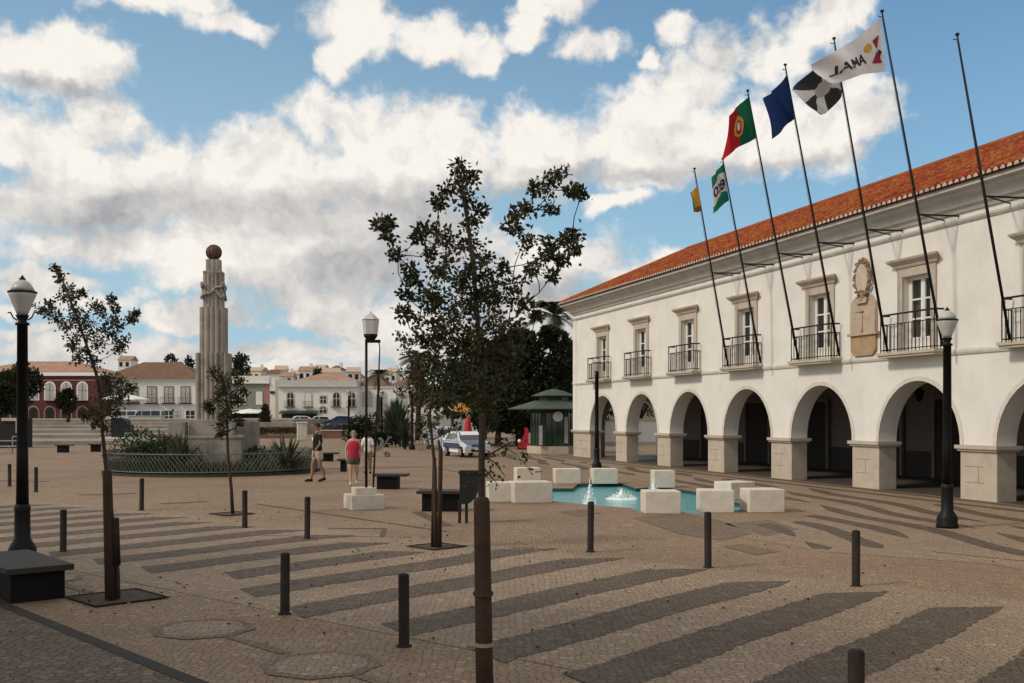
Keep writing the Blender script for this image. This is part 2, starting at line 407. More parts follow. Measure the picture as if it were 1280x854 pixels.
# arcade forecourt paving: pale field with slanted dark bands
b = MB(); poly_sheet(b, [T(q_[0], q_[1], 0) for q_ in [(-6, 2.6), (60, 2.6), (60, 8), (38, 8), (36, 9.6), (33, 10), (31.6, 7.6), (30.6, 6.2), (26, 5.1), (19, 4.9), (-6, 4.4)]], .004); struct(fixn(b.build('forecourt_paving', M_light)))
b = MB(); poly_sheet(b, [T(-6, -.02, 0), T(60, -.02, 0), T(60, 2.6, 0), T(-6, 2.6, 0)], .005); struct(fixn(b.build('arcade_walk', M_light)))
b = MB()
def dmax(s_): return 4.7 if s_ < 21 else 4.9 if s_ < 29 else 5.9 if s_ < 30.5 else 7.2 if s_ < 31.6 else 9.7 if s_ < 36 else 7.8
for m_ in range(-7, 14):
    c0 = m_*.98; sa = max(-4, (1.7-c0)/.2) if True else 0; s_ = -8+(m_*2.9) % 6.5
    while s_ < 56:
        ln = 9.0+rnd.uniform(-1.2, 1.5); run = []
        for j in range(40):
            t = j/39; ss = s_+ln*t; dd = c0+.2*(ss-14)+.14*math.sin(ss*1.05+m_*.4)
            q = max(.012, min(1, t*8, (1-t)*8)**.7*.21)
            if 1.62 < dd-q and dd+q < dmax(ss): run.append((ss, dd, q+rnd.uniform(-.012, .012)))
        if len(run) > 5:
            run[0] = (*run[0][:2], .02); run[-1] = (*run[-1][:2], .02)
            poly_sheet(b, [T(x_, y_+w_, 0) for x_, y_, w_ in run]+[T(x_, y_-w_, 0) for x_, y_, w_ in run[::-1]], .009)
        s_ += ln+.7
for d in (.35, 1.25):
    poly_sheet(b, [T(-4, d-.14, 0), T(60, d-.14, 0), T(60, d+.14, 0), T(-4, d+.14, 0)], .0095)
struct(fixn(b.build('dark_forecourt_bands', M_dark)))

# ------------------------------------------------------------------ pool with coping, water, jets, blocks
water = bpy.data.materials.new('turquoise_water'); water.use_nodes = True
h = G(water.node_tree); wb = water.node_tree.nodes['Principled BSDF']
wt = h.n('ShaderNodeTexCoord').outputs['Object']
h.put(wb.inputs['Base Color'], h.mix(h.rng(h.noise(wt, 2.5, 4, .6), .35, .7), (.07, .34, .39, 1), (.14, .46, .50, 1)))
wb.inputs['Roughness'].default_value = .12; wb.inputs['Specular IOR Level'].default_value = .5
bp = h.n('ShaderNodeBump'); bp.inputs['Strength'].default_value = .5; bp.inputs['Distance'].default_value = .05
h.put(bp.inputs['Height'], h.noise(wt, 7, 4, .6)); h.put(wb.inputs['Normal'], bp.outputs[0])
cen = sum((Vector(p) for p in POOL), Vector())/len(POOL)
b = MB(); n = len(POOL)
b.add([(p.x, p.y, -.10) for p in POOL], [list(range(n))]); struct(fixn(b.build('water', water)))
b = MB()
for i in range(n):
    p, q = POOL[i], POOL[(i+1) % n]
    b.quad((p.x, p.y, -.12), (q.x, q.y, -.12), (q.x, q.y, -.001), (p.x, p.y, -.001))
basin = b.build('pool_basin', mat('dark_teal_stone', (.02, .06, .06), .5)); tag(basin, 'dark teal stone rim of the sunken turquoise fountain pool', 'pool basin')
M_foam = mat('white_water', (.80, .86, .88), .3, .0, spec=.4)
def jet(px, py, hgt, wd, label):
    c = gp(px, py); rr = random.Random(int(px))
    t = thing('water_jet', label, 'fountain jet', (c.x, c.y, -.1), group='jets of the fountain pool')
    b = MB(); b.smooth = True
    prof = []
    for k in range(15):
        z = k/14; prof.append((max(.004, wd*(1-z)**1.3*(1+.3*math.sin(k*2.1))+.012*(1-z)), hgt*z))
    b.lathe(prof, n=10); b.build('plume', M_foam, t)
    b = MB()
    for k in range(150):
        a = rr.uniform(0, 6.28); r_ = wd*2.2*rr.random()**.7; z = hgt*rr.random()*(1-r_/(wd*2.4)); b.ball((r_*math.cos(a), r_*math.sin(a), z), rr.uniform(.008, .022), 5)
    b.build('spray', M_foam, t)
    b = MB(); b.lathe([(wd*2.2, 0), (wd*1.9, .02), (wd*.8, .035), (.01, .03)], n=14); b.build('froth', M_foam, t)
jet(737, 625, .66, .085, 'tallest white water jet, at the left of the turquoise pool')
jet(777, 619, .30, .20, 'low broad foaming water jet in the middle of the pool')
jet(817, 617, .50, .12, 'white water jet rising behind the foremost stone cube')
BL = [  # centre base px x,y ; width, depth, height, turn, label
 (626,628,.62,.55,.50,8,'white stone block just right of the tree trunk, leftmost by the pool'),
 (667,629,.98,.75,.52,12,'large white stone block at the left end of the pool'),
 (661,604.5,.78,.6,.50,10,'white stone block behind the leftmost large block of the pool'),
 (710,605,.82,.6,.48,6,'white stone block on the far rim of the pool, left of the far lamp post'),
 (757,605,.80,.6,.48,6,'white stone block on the far rim at the foot of the far lamp post'),
 (831,610,.64,.6,.52,4,'white stone cube on the far rim behind the right water jet'),
 (829,642.5,.80,.7,.50,2,'foremost white stone cube on the near rim of the pool'),
 (896,641,.78,.7,.50,-4,'white stone cube right of the foremost cube, behind a dark bollard'),
 (929,625,.80,.7,.46,28,'turned white stone block behind the two right hand cubes'),
 (959,641,.82,.7,.52,6,'rightmost white stone cube of the pool, nearest the arcade')]
for x, y, w, d, hh, a, lab in BL:
    c = gp(x, y); 
    b = MB(); b.bevbox((-w/2, 0, .0), (w/2, d, hh), .018)
    o = b.build('stone_block', M_block, loc=(c.x, c.y, .001)); o.rotation_euler = (0, 0, R(a)); tag(o, lab, 'stone block', 'white stone blocks around the pool')

# ------------------------------------------------------------------ town hall
TH = thing('town_hall', 'long white two storey town hall with arcade, balconies and red tiled roof', 'building', T(0, 0, 0))
iT = Matrix.Translation(TH.location).inverted()
class LB_(MB):
    def build(s, name, mats, parent=None, **k):
        s.v = [tuple(iT @ Vector(p)) for p in s.v] if parent is TH or (parent and parent.parent is TH) else s.v
        o = MB.build(s, name, mats, parent, **k); fixn(o); return o
NB = 9; OP = .724*L; RAD = OP/2; SPR = 1.42; TW = .60; SL = -.526*L; SR = NB*L; DEP = 9.0; GAL = -5.3
ZC, ZT = 3.85, 7.9
WIN = [(i+.362)*L for i in range(NB)]
ww, wz0, wz1 = .60, 3.98, 6.12
b = LB_()
NS = 20
def arch_pts(sc): return [(sc-RAD*math.cos(math.pi*k/NS), SPR+RAD*math.sin(math.pi*k/NS)) for k in range(NS+1)]
for dd in (0, -TW):
    def q(s0, z0, s1, z1): b.quad(T(s0, dd, z0), T(s1, dd, z0), T(s1, dd, z1), T(s0, dd, z1))
    q(SL, SPR, 0, ZC)
    for i in range(NB):
        sc = WIN[i]; ap = arch_pts(sc)
        for k in range(NS):
            b.quad(T(ap[k][0], dd, ap[k][1]), T(ap[k+1][0], dd, ap[k+1][1]), T(ap[k+1][0], dd, ZC), T(ap[k][0], dd, ZC))
        q(sc+RAD, SPR, (i+1)*L, ZC)
    prev = SL
    for i in range(NB):
        sc = WIN[i]
        q(prev, ZC, sc-ww, ZT); q(sc-ww, ZC, sc+ww, wz0); q(sc-ww, wz1, sc+ww, ZT); prev = sc+ww
    q(prev, ZC, SR, ZT)
for i in range(NB):                                       # arch soffits, window reveals
    ap = arch_pts(WIN[i]); sc = WIN[i]
    b.smooth = True
    for k in range(NS): b.quad(T(ap[k][0], 0, ap[k][1]), T(ap[k+1][0], 0, ap[k+1][1]), T(ap[k+1][0], -TW, ap[k+1][1]), T(ap[k][0], -TW, ap[k][1]))
    b.smooth = False
    for s0, z0, s1, z1 in ((sc-ww, wz0, sc-ww, wz1), (sc+ww, wz0, sc+ww, wz1), (sc-ww, wz1, sc+ww, wz1), (sc-ww, wz0, sc+ww, wz0)):
        b.quad(T(s0, 0, z0), T(s1, 0, z1), T(s1, -TW, z1), T(s0, -TW, z0))
# end walls (left one with an arch into the gallery) and rear wall
ga = [(-3.2-1.6*math.cos(math.pi*k/NS), 1.6+1.6*math.sin(math.pi*k/NS)) for k in range(NS+1)]
for ss in (SL, SL+.5):
    for k in range(NS): b.quad(T(ss, ga[k][0], ga[k][1]), T(ss, ga[k+1][0], ga[k+1][1]), T(ss, ga[k+1][0], ZC), T(ss, ga[k][0], ZC))
    b.quad(T(ss, -1.6, 0), T(ss, 0, 0), T(ss, 0, ZC), T(ss, -1.6, ZC)); b.quad(T(ss, -DEP, 0), T(ss, -4.8, 0), T(ss, -4.8, ZC), T(ss, -DEP, ZC))
    b.quad(T(ss, -DEP, ZC), T(ss, 0, ZC), T(ss, 0, ZT), T(ss, -DEP, ZT))
for k in range(NS): b.quad(T(SL, ga[k][0], ga[k][1]), T(SL, ga[k+1][0], ga[k+1][1]), T(SL+.5, ga[k+1][0], ga[k+1][1]), T(SL+.5, ga[k][0], ga[k][1]))
for dq in (-1.6, -4.8): b.quad(T(SL, dq, 0), T(SL+.5, dq, 0), T(SL+.5, dq, 1.6), T(SL, dq, 1.6))
b.quad(T(SL, -DEP, 0), T(SR, -DEP, 0), T(SR, -DEP, ZT), T(SL, -DEP, ZT))
b.quad(T(SR, -DEP, 0), T(SR, 0, 0), T(SR, 0, ZT), T(SR, -DEP, ZT))
ob = MB.build(b, 'wall', M_plaster, None); ob.parent = TH; ob.data.transform(iT)
# gallery: back wall, ceiling, wainscot, doors, lantern
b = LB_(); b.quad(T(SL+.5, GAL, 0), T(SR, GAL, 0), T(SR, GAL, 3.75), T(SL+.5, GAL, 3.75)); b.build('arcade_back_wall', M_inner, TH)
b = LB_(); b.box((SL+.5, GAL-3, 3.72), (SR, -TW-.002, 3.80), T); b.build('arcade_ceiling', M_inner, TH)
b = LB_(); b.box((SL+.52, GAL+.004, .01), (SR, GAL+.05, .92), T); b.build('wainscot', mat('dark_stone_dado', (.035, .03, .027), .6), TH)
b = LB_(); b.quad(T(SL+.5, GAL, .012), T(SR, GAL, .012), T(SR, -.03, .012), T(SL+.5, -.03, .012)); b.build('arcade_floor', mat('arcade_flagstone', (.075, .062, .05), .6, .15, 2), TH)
for nn, w in ((.6, 1.3), (1.62, 2.0), (2.62, 1.5), (3.62, 1.3), (4.34, 1.8), (5.35, 1.4), (6.3, 1.6)):
    b = LB_(); b.box((nn*L-w/2, GAL+.053, .02), (nn*L+w/2, GAL+.12, 2.75), T); d = b.build('door', mat('dark_wood_door', (.022, .016, .013), .6), TH)
    b = LB_(); b.box((nn*L-w/2-.14, GAL+.05, .02), (nn*L-w/2-.001, GAL+.16, 2.9), T); b.box((nn*L+w/2+.001, GAL+.05, .02), (nn*L+w/2+.14, GAL+.16, 2.9), T); b.box((nn*L-w/2, GAL+.05, 2.752), (nn*L+w/2, GAL+.16, 2.9), T)
    fr = MB.build(b, 'frame', M_inner, d); fr.data.transform(iT)
for nn in (2.36, 4.78):
    b = LB_(); p = T(nn*L, -2.2, 0)
    b.tube([(p[0], p[1], 3.72), (p[0], p[1], 3.08)], .012); b.lathe([(.02, 0), (.10, .05), (.16, .30), (.18, .32), (.05, .42), (.02, .48)], (p[0], p[1], 2.62), 8); b.build('hanging_lantern', M_black, TH)
# piers
def pier(s0, s1):
    b = LB_(); b.bevbox((s0, -TW, 0.0), (s1, 0, SPR-.16), .012, T); p = b.build('pier', M_stone, TH)
    b = LB_(); b.box((s0-.06, -TW-.06, SPR-.157), (s1+.06, .06, SPR-.10), T); b.box((s0-.11, -TW-.11, SPR-.099), (s1+.11, .11, SPR-.003), T)
    i_ = MB.build(b, 'impost', M_stone, p); i_.data.transform(iT); fixn(i_)
    b = LB_()
    for z in (.45, .86):
        b.box((s0+.18, .001, z), (s1-.45, .004, z+.012), T)
    b.box(((s0+s1)/2, .0012, .46), ((s0+s1)/2+.012, .0042, .86), T)
    j = MB.build(b, 'joint_line', mat('stone_joint', (.20, .165, .13), .9), p); j.data.transform(iT)
pier(SL-.03, 0)
for i in range(1, NB+1): pier(i*L-.276*L, i*L)
# arch rims in stone
for i in range(NB):
    b = LB_(); ap = [(WIN[i]-(RAD+.0)*math.cos(math.pi*k/NS), SPR+(RAD)*math.sin(math.pi*k/NS)) for k in range(NS+1)]
    ao = [(WIN[i]-(RAD+.13)*math.cos(math.pi*k/NS), SPR+(RAD+.13)*math.sin(math.pi*k/NS)) for k in range(NS+1)]
    for k in range(NS):
        i0, i1, o0, o1 = ap[k], ap[k+1], ao[k], ao[k+1]
        b.quad(T(i0[0], .02, i0[1]), T(i1[0], .02, i1[1]), T(o1[0], .02, o1[1]), T(o0[0], .02, o0[1]))
        b.quad(T(o0[0], .02, o0[1]), T(o1[0], .02, o1[1]), T(o1[0], .001, o1[1]), T(o0[0], .001, o0[1]))
        b.quad(T(i0[0], .02, i0[1]), T(i1[0], .02, i1[1]), T(i1[0], -.01, i1[1]), T(i0[0], -.01, i0[1]))
    b.build('arch_rim', mat('rim_limewash', (.60, .565, .51), .85, .1, 3), TH)
# string course, corner strip, frieze, cornice
def sweep(name, prof, m, s0=SL, s1=SR):
    b = LB_(); n = len(prof)
    P = [T(s0-(d if s0 == SL else 0), d, z) for d, z in prof]+[T(s1, d, z) for d, z in prof]
    b.add(P, [(i, i+1, n+i+1, n+i) for i in range(n-1)]+[(n-1, 0, n, 2*n-1)]+[list(range(n)), list(range(n, 2*n))])
    b.add([T(s0-d, d, z) for d, z in prof]+[T(s0-d, -DEP, z) for d, z in prof], [(i, i+1, n+i+1, n+i) for i in range(n-1)])
    return b.build(name, m, TH)
sweep('string_course', [(.002, 3.80), (.035, 3.80), (.06, 3.86), (.06, 3.92), (.002, 3.97)], mat('pale_band', (.60, .565, .51), .85, .1, 2))
sweep('frieze_moulding', [(.002, 7.24), (.03, 7.24), (.07, 7.30), (.07, 7.35), (.002, 7.38)], M_cornice)
sweep('cornice', [(.002, 7.50), (.06, 7.52), (.10, 7.60), (.18, 7.66), (.26, 7.82), (.42, 7.92), (.44, 7.99), (.58, 8.02), (.58, 8.12), (.002, 8.13)], M_cornice)
b = LB_(); b.box((SL-.03, -.5, SPR), (SL+.42, .03, 7.24), T); b.build('corner_pilaster', M_plaster, TH)
# roof: barrel tiles
EZ, RZ, ED, RD = 8.17, 10.56, .66, -4.5
SE = SL-.66; slope = (RZ-EZ)/(ED-RD); hipL = ED-RD
b = LB_(); b.smooth = False
tw = .23; rows = 13
ncol = int((SR+.6-SE)/tw)
def roof_z(d): return EZ+(ED-d)*slope
rr = random.Random(3)
for c in range(ncol):
    s0 = SE+c*tw; sm = s0+tw/2
    dmax = min(hipL, sm-SE)
    for r_ in range(rows):
        a0 = r_/rows*hipL; a1 = (r_+1)/rows*hipL+.05
        if a0 >= dmax: break
        a1 = min(a1, dmax)
        lift0 = .035+rr.uniform(-.008, .008); lift1 = .0; P = []
        for (a, lf) in ((a0, lift0), (a1, lift1)):
            for k in range(6):
                t = k/5; hh = math.sin(math.pi*t)*.075
                sx = s0+tw*(.08+.84*t)+rr.uniform(-.002, .002)
                P.append(T(sx, ED-a, roof_z(ED-a)+lf+hh+.015))
        b.add(P, [(k, k+1, 7+k, 6+k) for k in range(5)])
        b.add([P[0], P[5], P[4], P[3], P[2], P[1]], [(0, 1, 2, 3, 4, 5)])
ro = b.build('roof', M_tile, TH)
b = LB_()                                                  # roof bed, far slope, hip end, soffit
apx = SE+hipL
b.add([T(SE, ED, EZ), T(SR+.6, ED, EZ), T(SR+.6, RD, RZ), T(apx, RD, RZ)], [(0, 1, 2, 3)])
b.add([T(SE, -DEP-.66, EZ), T(SE, ED, EZ), T(apx, RD, RZ)], [(0, 1, 2)])
b.add([T(SE, -DEP-.66, EZ), T(SR+.6, -DEP-.66, EZ), T(SR+.6, RD, RZ), T(apx, RD, RZ)], [(0, 1, 2, 3)])
b.add([T(SE, ED, EZ-.04), T(SR+.6, ED, EZ-.04), T(SR+.6, -DEP-.66, EZ-.04), T(SE, -DEP-.66, EZ-.04)], [(0, 1, 2, 3)])
bb = MB.build(b, 'roof_bed', M_tile, ro); bb.data.transform(iT)
b = LB_()
b.tube([T(apx, RD, RZ+.06), T(SR+.6, RD, RZ+.06)], .13, 8)
b.tube([T(SE+.1, ED-.1, EZ+.08), T(apx, RD, RZ+.06)], .11, 8)
bb = MB.build(b, 'ridge_tile', M_tile, ro); bb.data.transform(iT)
b = LB_()
for c in range(ncol):
    s0 = SE+c*tw; b.add([T(s0+tw*(.14+.72*k/5), ED+.012, EZ+.02+math.sin(math.pi*k/5)*.062) for k in range(6)]+[T(s0+tw*(.86), ED+.012, EZ-.015), T(s0+tw*.14, ED+.012, EZ-.015)], [(0, 1, 2, 3, 4, 5, 6, 7)])
bb = MB.build(b, 'tile_mortar', M_mortar, ro); bb.data.transform(iT)
# windows, hoods, balconies
for i in range(NB):
    sc = WIN[i]; rw = random.Random(i)
    b = LB_(); e0 = .22
    b.box((sc-ww-e0, .002, wz0), (sc-ww-.001, .05, wz1), T); b.box((sc+ww+.001, .002, wz0), (sc+ww+e0, .05, wz1), T); b.box((sc-ww-e0, .002, wz1+.002), (sc+ww+e0, .05, wz1+.24), T)
    b.build('window_surround', M_stone, TH)
    b = LB_(); prof = [(.05, 6.36), (.09, 6.38), (.12, 6.45), (.22, 6.54), (.24, 6.56), (.26, 6.62), (.003, 6.66), (.003, 6.36)]; n = len(prof)
    hw = lambda d: ww+e0+.02+d
    b.add([T(sc-hw(d), d, z) for d, z in prof]+[T(sc+hw(d), d, z) for d, z in prof], [(k, (k+1) % n, n+(k+1) % n, n+k) for k in range(n)]+[list(range(n)), list(range(n, 2*n))])
    b.build('window_hood', M_stone, TH)
    b = LB_(); D = -.24
    def bar(s0, z0, s1, z1, d0=D, d1=D+.06): b.box((s0, d0, z0), (s1, d1, z1), T)
    bar(sc-ww+.002, wz0+.02, sc-ww+.09, wz1-.002); bar(sc+ww-.09, wz0+.02, sc+ww-.002, wz1-.002); bar(sc-ww+.09, wz1-.10, sc+ww-.09, wz1-.003); bar(sc-.055, wz0+.02, sc+.055, wz1-.10, D, D+.07)
    for sx in (-1, 1):
        a0, a1 = (sc-ww+.09, sc-.055) if sx < 0 else (sc+.055, sc+ww-.09)
        bar(a0, wz0+.02, a1, wz0+.42, D, D+.05)
        for z in (wz0+.92, wz0+1.47): bar(a0, z, a1, z+.045, D+.005, D+.05)
        bar(a0, wz0+.42, a0+.035, wz1-.10, D, D+.055); bar(a1-.035, wz0+.42, a1, wz1-.10, D, D+.055)
    wf = b.build('window', M_white, TH)
    b = LB_(); b.quad(T(sc-ww+.05, D+.02, wz0+.3), T(sc+ww-.05, D+.02, wz0+.3), T(sc+ww-.05, D+.02, wz1-.05), T(sc-ww+.05, D+.02, wz1-.05))
    p = MB.build(b, 'pane', M_glass, wf); p.data.transform(iT)
    b = LB_(); 
    for sx in (-1, 1):
        if rw.random() < .3: continue
        wv_ = rw.uniform(.2, .45); P = []; nn_ = 10
        for zz in (wz0+.05, wz1-(.06 if rw.random() < .6 else .6)):
            for k in range(nn_+1): P.append(T(sc+sx*(ww-.05-wv_*k/nn_), D-.08+.02*math.sin(k*2.2), zz))
        b.add(P, [(k, k+1, nn_+2+k, nn_+1+k) for k in range(nn_)])
    if b.v:
        p = MB.build(b, 'curtain', M_curtain, wf); p.data.transform(iT)
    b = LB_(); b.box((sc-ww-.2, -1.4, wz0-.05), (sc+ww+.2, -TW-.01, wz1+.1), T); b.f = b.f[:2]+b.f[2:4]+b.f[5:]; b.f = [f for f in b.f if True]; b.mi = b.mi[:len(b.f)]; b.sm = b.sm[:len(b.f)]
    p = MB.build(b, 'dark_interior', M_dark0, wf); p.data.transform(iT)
    bw, bd = 1.16, .36
    b = LB_(); b.box((sc-bw-.06, .062, 3.84), (sc+bw+.06, bd+.05, 3.90), T); b.box((sc-bw-.10, .002, 3.902), (sc+bw+.10, bd+.09, 3.985), T)
    bal = b.build('balcony', M_stone, TH)
    b = LB_(); zb, zm, zt = 4.06, 4.78, 5.06
    cs = [(sc-bw, .06), (sc-bw, bd), (sc+bw, bd), (sc+bw, .06)]
    for z, r_ in ((zb, .012), (zm, .011), (zt, .022)):
        for k in range(3): b.tube([T(*cs[k], z), T(*cs[k+1], z)], r_*1.25, 5)
    nb = 15
    for k in range(nb+1):
        s_ = sc-bw+2*bw*k/nb; tall = k % 5 == 0
        b.tube([T(s_, bd, 3.985), T(s_, bd, zt if tall else zm)], 0.017 if tall else .012, 5)
    for s_ in (sc-bw, sc+bw):
        for d_ in (.06, .16, .26): b.tube([T(s_, d_, 3.985), T(s_, d_, zm)], .012, 5)
    for s_, sg in ((sc-bw, 1), (sc+bw, -1)):               # curled brackets at the top rail ends
        b.tube([T(s_+sg*.04*0, bd, zm+.02), T(s_+sg*.10, bd, zm+.12), T(s_+sg*.12, bd, zt-.05), T(s_+sg*.05, bd, zt-.01)], .008, 4)
    p = MB.build(b, 'railing', M_iron, bal); p.data.transform(iT)
# coat of arms on the pier axis between the 5th and 6th window
b = LB_(); sc = 4.862*L
def slab(pts, d0, d1):
    n = len(pts); b.add([T(sc+s_, d0, z) for s_, z in pts]+[T(sc+s_, d1, z) for s_, z in pts], [list(range(n)), list(range(n, 2*n))]+[(k, (k+1) % n, n+(k+1) % n, n+k) for k in range(n)])
M_arms = mat('ochre_carved_stone', (.40, .27, .165), .85, .2, 5, .4, 30, col2=(.30, .19, .11))
slab([(-.46, 3.99), (.42, 3.99), (.60, 4.16), (.60, 4.60), (-.62, 4.60), (-.62, 4.16)], .003, .09)
pa = b.build('coat_of_arms', M_arms, TH)
b = LB_(); M_arms2 = mat('pink_carved_stone', (.45, .36, .28), .85, .2, 5, .4, 30, col2=(.36, .26, .19))
slab([(-.70, 4.602), (.72, 4.602), (.72, 4.68), (-.70, 4.68)], .003, .16)
slab([(-.62, 4.682), (-.10, 4.682), (-.02, 4.80), (-.02, 5.22), (-.12, 5.30), (-.62, 5.30)], .003, .10)
slab([(.04, 4.682), (.62, 4.682), (.62, 5.36), (.12, 5.36), (.04, 5.24)], .003, .12)
slab([(-.62, 5.303), (.62, 5.363), (.60, 5.56), (.36, 5.80), (.25, 5.56), (-.25, 5.56), (-.36, 5.80), (-.60, 5.62)], .003, .09)
slab([(-.24, 5.565), (.24, 5.565), (.30, 5.72), (-.30, 5.72)], .092, .17)
q_ = MB.build(b, 'carved_panel', M_arms2, pa); q_.data.transform(iT); fixn(q_)
b = LB_(); rr = random.Random(5)
slab([(.30*math.sin(a), 6.32+.44*math.cos(a)-(.06 if abs(a-3.14) < .5 else 0)) for a in [2*math.pi*k/18 for k in range(18)]], .003, .14)
q_ = MB.build(b, 'shield', mat('pale_shield_stone', (.52, .43, .34), .8, .1, 4), pa); q_.data.transform(iT); fixn(q_)
b = LB_()
for k in range(44):
    a = 2*math.pi*k/44; r_ = 1+.12*math.sin(k*2.3)
    c = T(sc+.37*r_*math.sin(a), .12, 6.32+.53*r_*math.cos(a)); b.ball(c, rr.uniform(.04, .065), 7)
for k in range(14):
    a = k*.7; c = T(sc+.13*math.sin(a)*(1+.03*k), .15, 5.80+.14*math.cos(a)); b.ball(c, .045, 6)
b.smooth = True
q_ = MB.build(b, 'scrollwork', mat('brown_carved_scroll', (.30, .195, .135), .85, .2, 6), pa); q_.data.transform(iT)
# ------------------------------------------------------------------ flagpoles and flags
def fpole(px0, py0, px1, py1, s_n, side, lab):
    s0 = s_n*L+side*1.16; d0 = .50; z0 = 4.02
    # exact foot: on the balcony front line where the photo shows it
    best = None
    for k in range(-60, 61):
        ss = s0+k*.02; p = T(ss, d0, z0); x = 640+F*p[0]/p[1]
        if best is None or abs(x-px0) < best[0]: best = (abs(x-px0), ss)
    s0 = best[1]; foot = Vector(T(s0, d0, z0))
    best = None
    for a in range(0, 60):
        for zt in range(100, 180):
            kk = a*.005; z = zt*.1; p = T(s0, d0+kk*(z-z0), z)
            e = (640+F*p[0]/p[1]-px1)**2+(YH-F*(p[2]-H)/p[1]-py1)**2
            if best is None or e < best[0]: best = (e, kk, z)
    _, kk, zt = best
    top = Vector(T(s0, d0+kk*(zt-z0), zt)); ax = top-foot
    t = thing('flagpole', lab, 'flagpole', foot, group='flagpoles along the town hall balconies')
    b = MB(); ln = ax.length; b.tube([(0, 0, 0), ax*.5, ax], [.038, .032, .02], 8)
    b.build('pole', M_iron, t, smooth=True)
    b = MB(); b.ball(ax+Vector((0, 0, .03)), .055, 8, (1, 1, .7)); b.tube([ax*.985, ax*.985+Vector((-.12, 0, .03))], .012, 4); b.build('finial', M_iron, t)
    zb = 7.44; pb = Vector(T(s0, d0+kk*(zb-z0), zb))-foot
    for pa_, pe_, r_ in ((pb, T(s0+.02, .0, zb+.02), .026), (pb, T(s0-.55, 0.0, zb+.0), .02)):
        b = MB(); b.tube([pa_, Vector(pe_)-foot], r_, 5); b.build('bracket', M_iron, t)
    b = MB(); off = Vector((-.05, -.05, 0)); b.tube([ax*.98+off, ax*.5+off*1.6, off*1.2+ax*.05], .006, 3); b.build('halyard', M_iron, t)
    return foot, ax
PO = [(910,458,868,211,3.362,-1),(951,457,903,200,3.362,1),(998,452,935,114,4.362,-1),(1049,448,981,84,4.362,1),(1109,441,1043,50,5.362,-1),(1178,440,1102,14,5.362,1),(1262,430,1197,43,6.362,-1)]
PL = ['flagpole of the small yellow flag, farthest along the balconies','flagpole of the green and white flag','flagpole of the red and green flag','flagpole of the plain dark blue flag','flagpole of the black and white flag, just right of the coat of arms','flagpole of the white flag with lettering, the tallest','bare flagpole without a flag, nearest the right edge']
POLES = [fpole(*p, l) for p, l in zip(PO, PL)]
def flag(name, label, pi, HT, HB, FT, FB, mats, pick, nx=60, ny=40, wave=.10, dz=(-.3, -.5), decals=(), seed=0, sag=0.0):
    foot, ax = POLES[pi]
    def onpole(py):                                       # depth of the pole at a photo row
        best = None
        for k in range(200):
            p = foot+ax*(k/199); y = YH-F*(p.z-H)/p.y
            if best is None or abs(y-py) < best[0]: best = (abs(y-py), p.y)
        return best[1]
    P = [at(*HT, onpole(HT[1])), at(*HB, onpole(HB[1])), at(*FT, onpole(HT[1])+dz[0]), at(*FB, onpole(HB[1])+dz[1])]
    nrm = (P[2]-P[0]).cross(P[1]-P[0]).normalized()
    if nrm.y > 0: nrm = -nrm
    rr = random.Random(seed); ph = rr.uniform(0, 6)
    dn = (P[1]-P[0]).normalized()
    def pos(u, v, o=0):
        p = (P[0]*(1-u)+P[2]*u)*(1-v)+(P[1]*(1-u)+P[3]*u)*v
        w = wave*u**.6*(math.sin(u*7.5+v*1.6+ph)+.45*math.sin(u*13+v*4-ph))
        p = p+nrm*(w+o)+dn*(sag*math.sin(math.pi*u)*(1-.3*v)+wave*.35*math.sin(u*6+ph)*(v-.3))
        return p
    b = MB(); b.smooth = True
    g0 = [pos(i/nx, j/ny) for j in range(ny+1) for i in range(nx+1)]
    o_ = len(b.v); b.v += [tuple(p) for p in g0]
    for j in range(ny):
        for i in range(nx):
            b.f.append([j*(nx+1)+i, j*(nx+1)+i+1, (j+1)*(nx+1)+i+1, (j+1)*(nx+1)+i]); b.mi.append(pick((i+.5)/nx, (j+.5)/ny)); b.sm.append(True)
    b.smooth = False
    for tris, mi in decals:
        for sgn in (1, -1):
            b.m = mi
            for tr in tris: b.add([pos(u, v, sgn*.012) for u, v in tr], [list(range(len(tr)))])
    o = b.build(name, mats); org = P[0].copy(); o.data.transform(Matrix.Translation(-org)); o.location = org
    return tag(o, label, 'flag')
def text_tris(txt, fit, mirror=True):
    """flat lettering -> triangles in flag coordinates; fit=(u0,u1,v0,v1); the flags show their back, so the words run mirrored"""
    c = bpy.data.curves.new('lettering', 'FONT'); c.body = txt; c.resolution_u = 3; c.offset = .018
    o = bpy.data.objects.new('lettering', c); C.objects.link(o); dg = bpy.context.evaluated_depsgraph_get()
    me = bpy.data.meshes.new_from_object(o.evaluated_get(dg)); xs = [v.co.x for v in me.vertices]; ys = [v.co.y for v in me.vertices]
    u0, u1, v0, v1 = fit; tr = []
    for p in me.polygons:
        q = [me.vertices[i].co for i in p.vertices]
        tr.append([(u0+(u1-u0)*(c_.x-min(xs))/(max(xs)-min(xs)), v1-(v1-v0)*(c_.y-min(ys))/(max(ys)-min(ys))) for c_ in q])
    bpy.data.objects.remove(o); bpy.data.curves.remove(c); bpy.data.meshes.remove(me)
    return tr
def cloth(n, c): return mat('cloth_'+n, c, .85, .06, 6, spec=.15)
cg, cr, cy, cw, ck, cb = cloth('green', (.006, .10, .045)), cloth('red', (.40, .012, .018)), cloth('gold', (.55, .30, .04)), cloth('white', (.66, .63, .62)), cloth('black', (.03, .03, .032)), cloth('navy', (.008, .028, .105))
cteal = cloth('teal', (.01, .17, .10)); ccr = cloth('crimson', (.28, .02, .06)); cgy = cloth('grey', (.50, .49, .48))
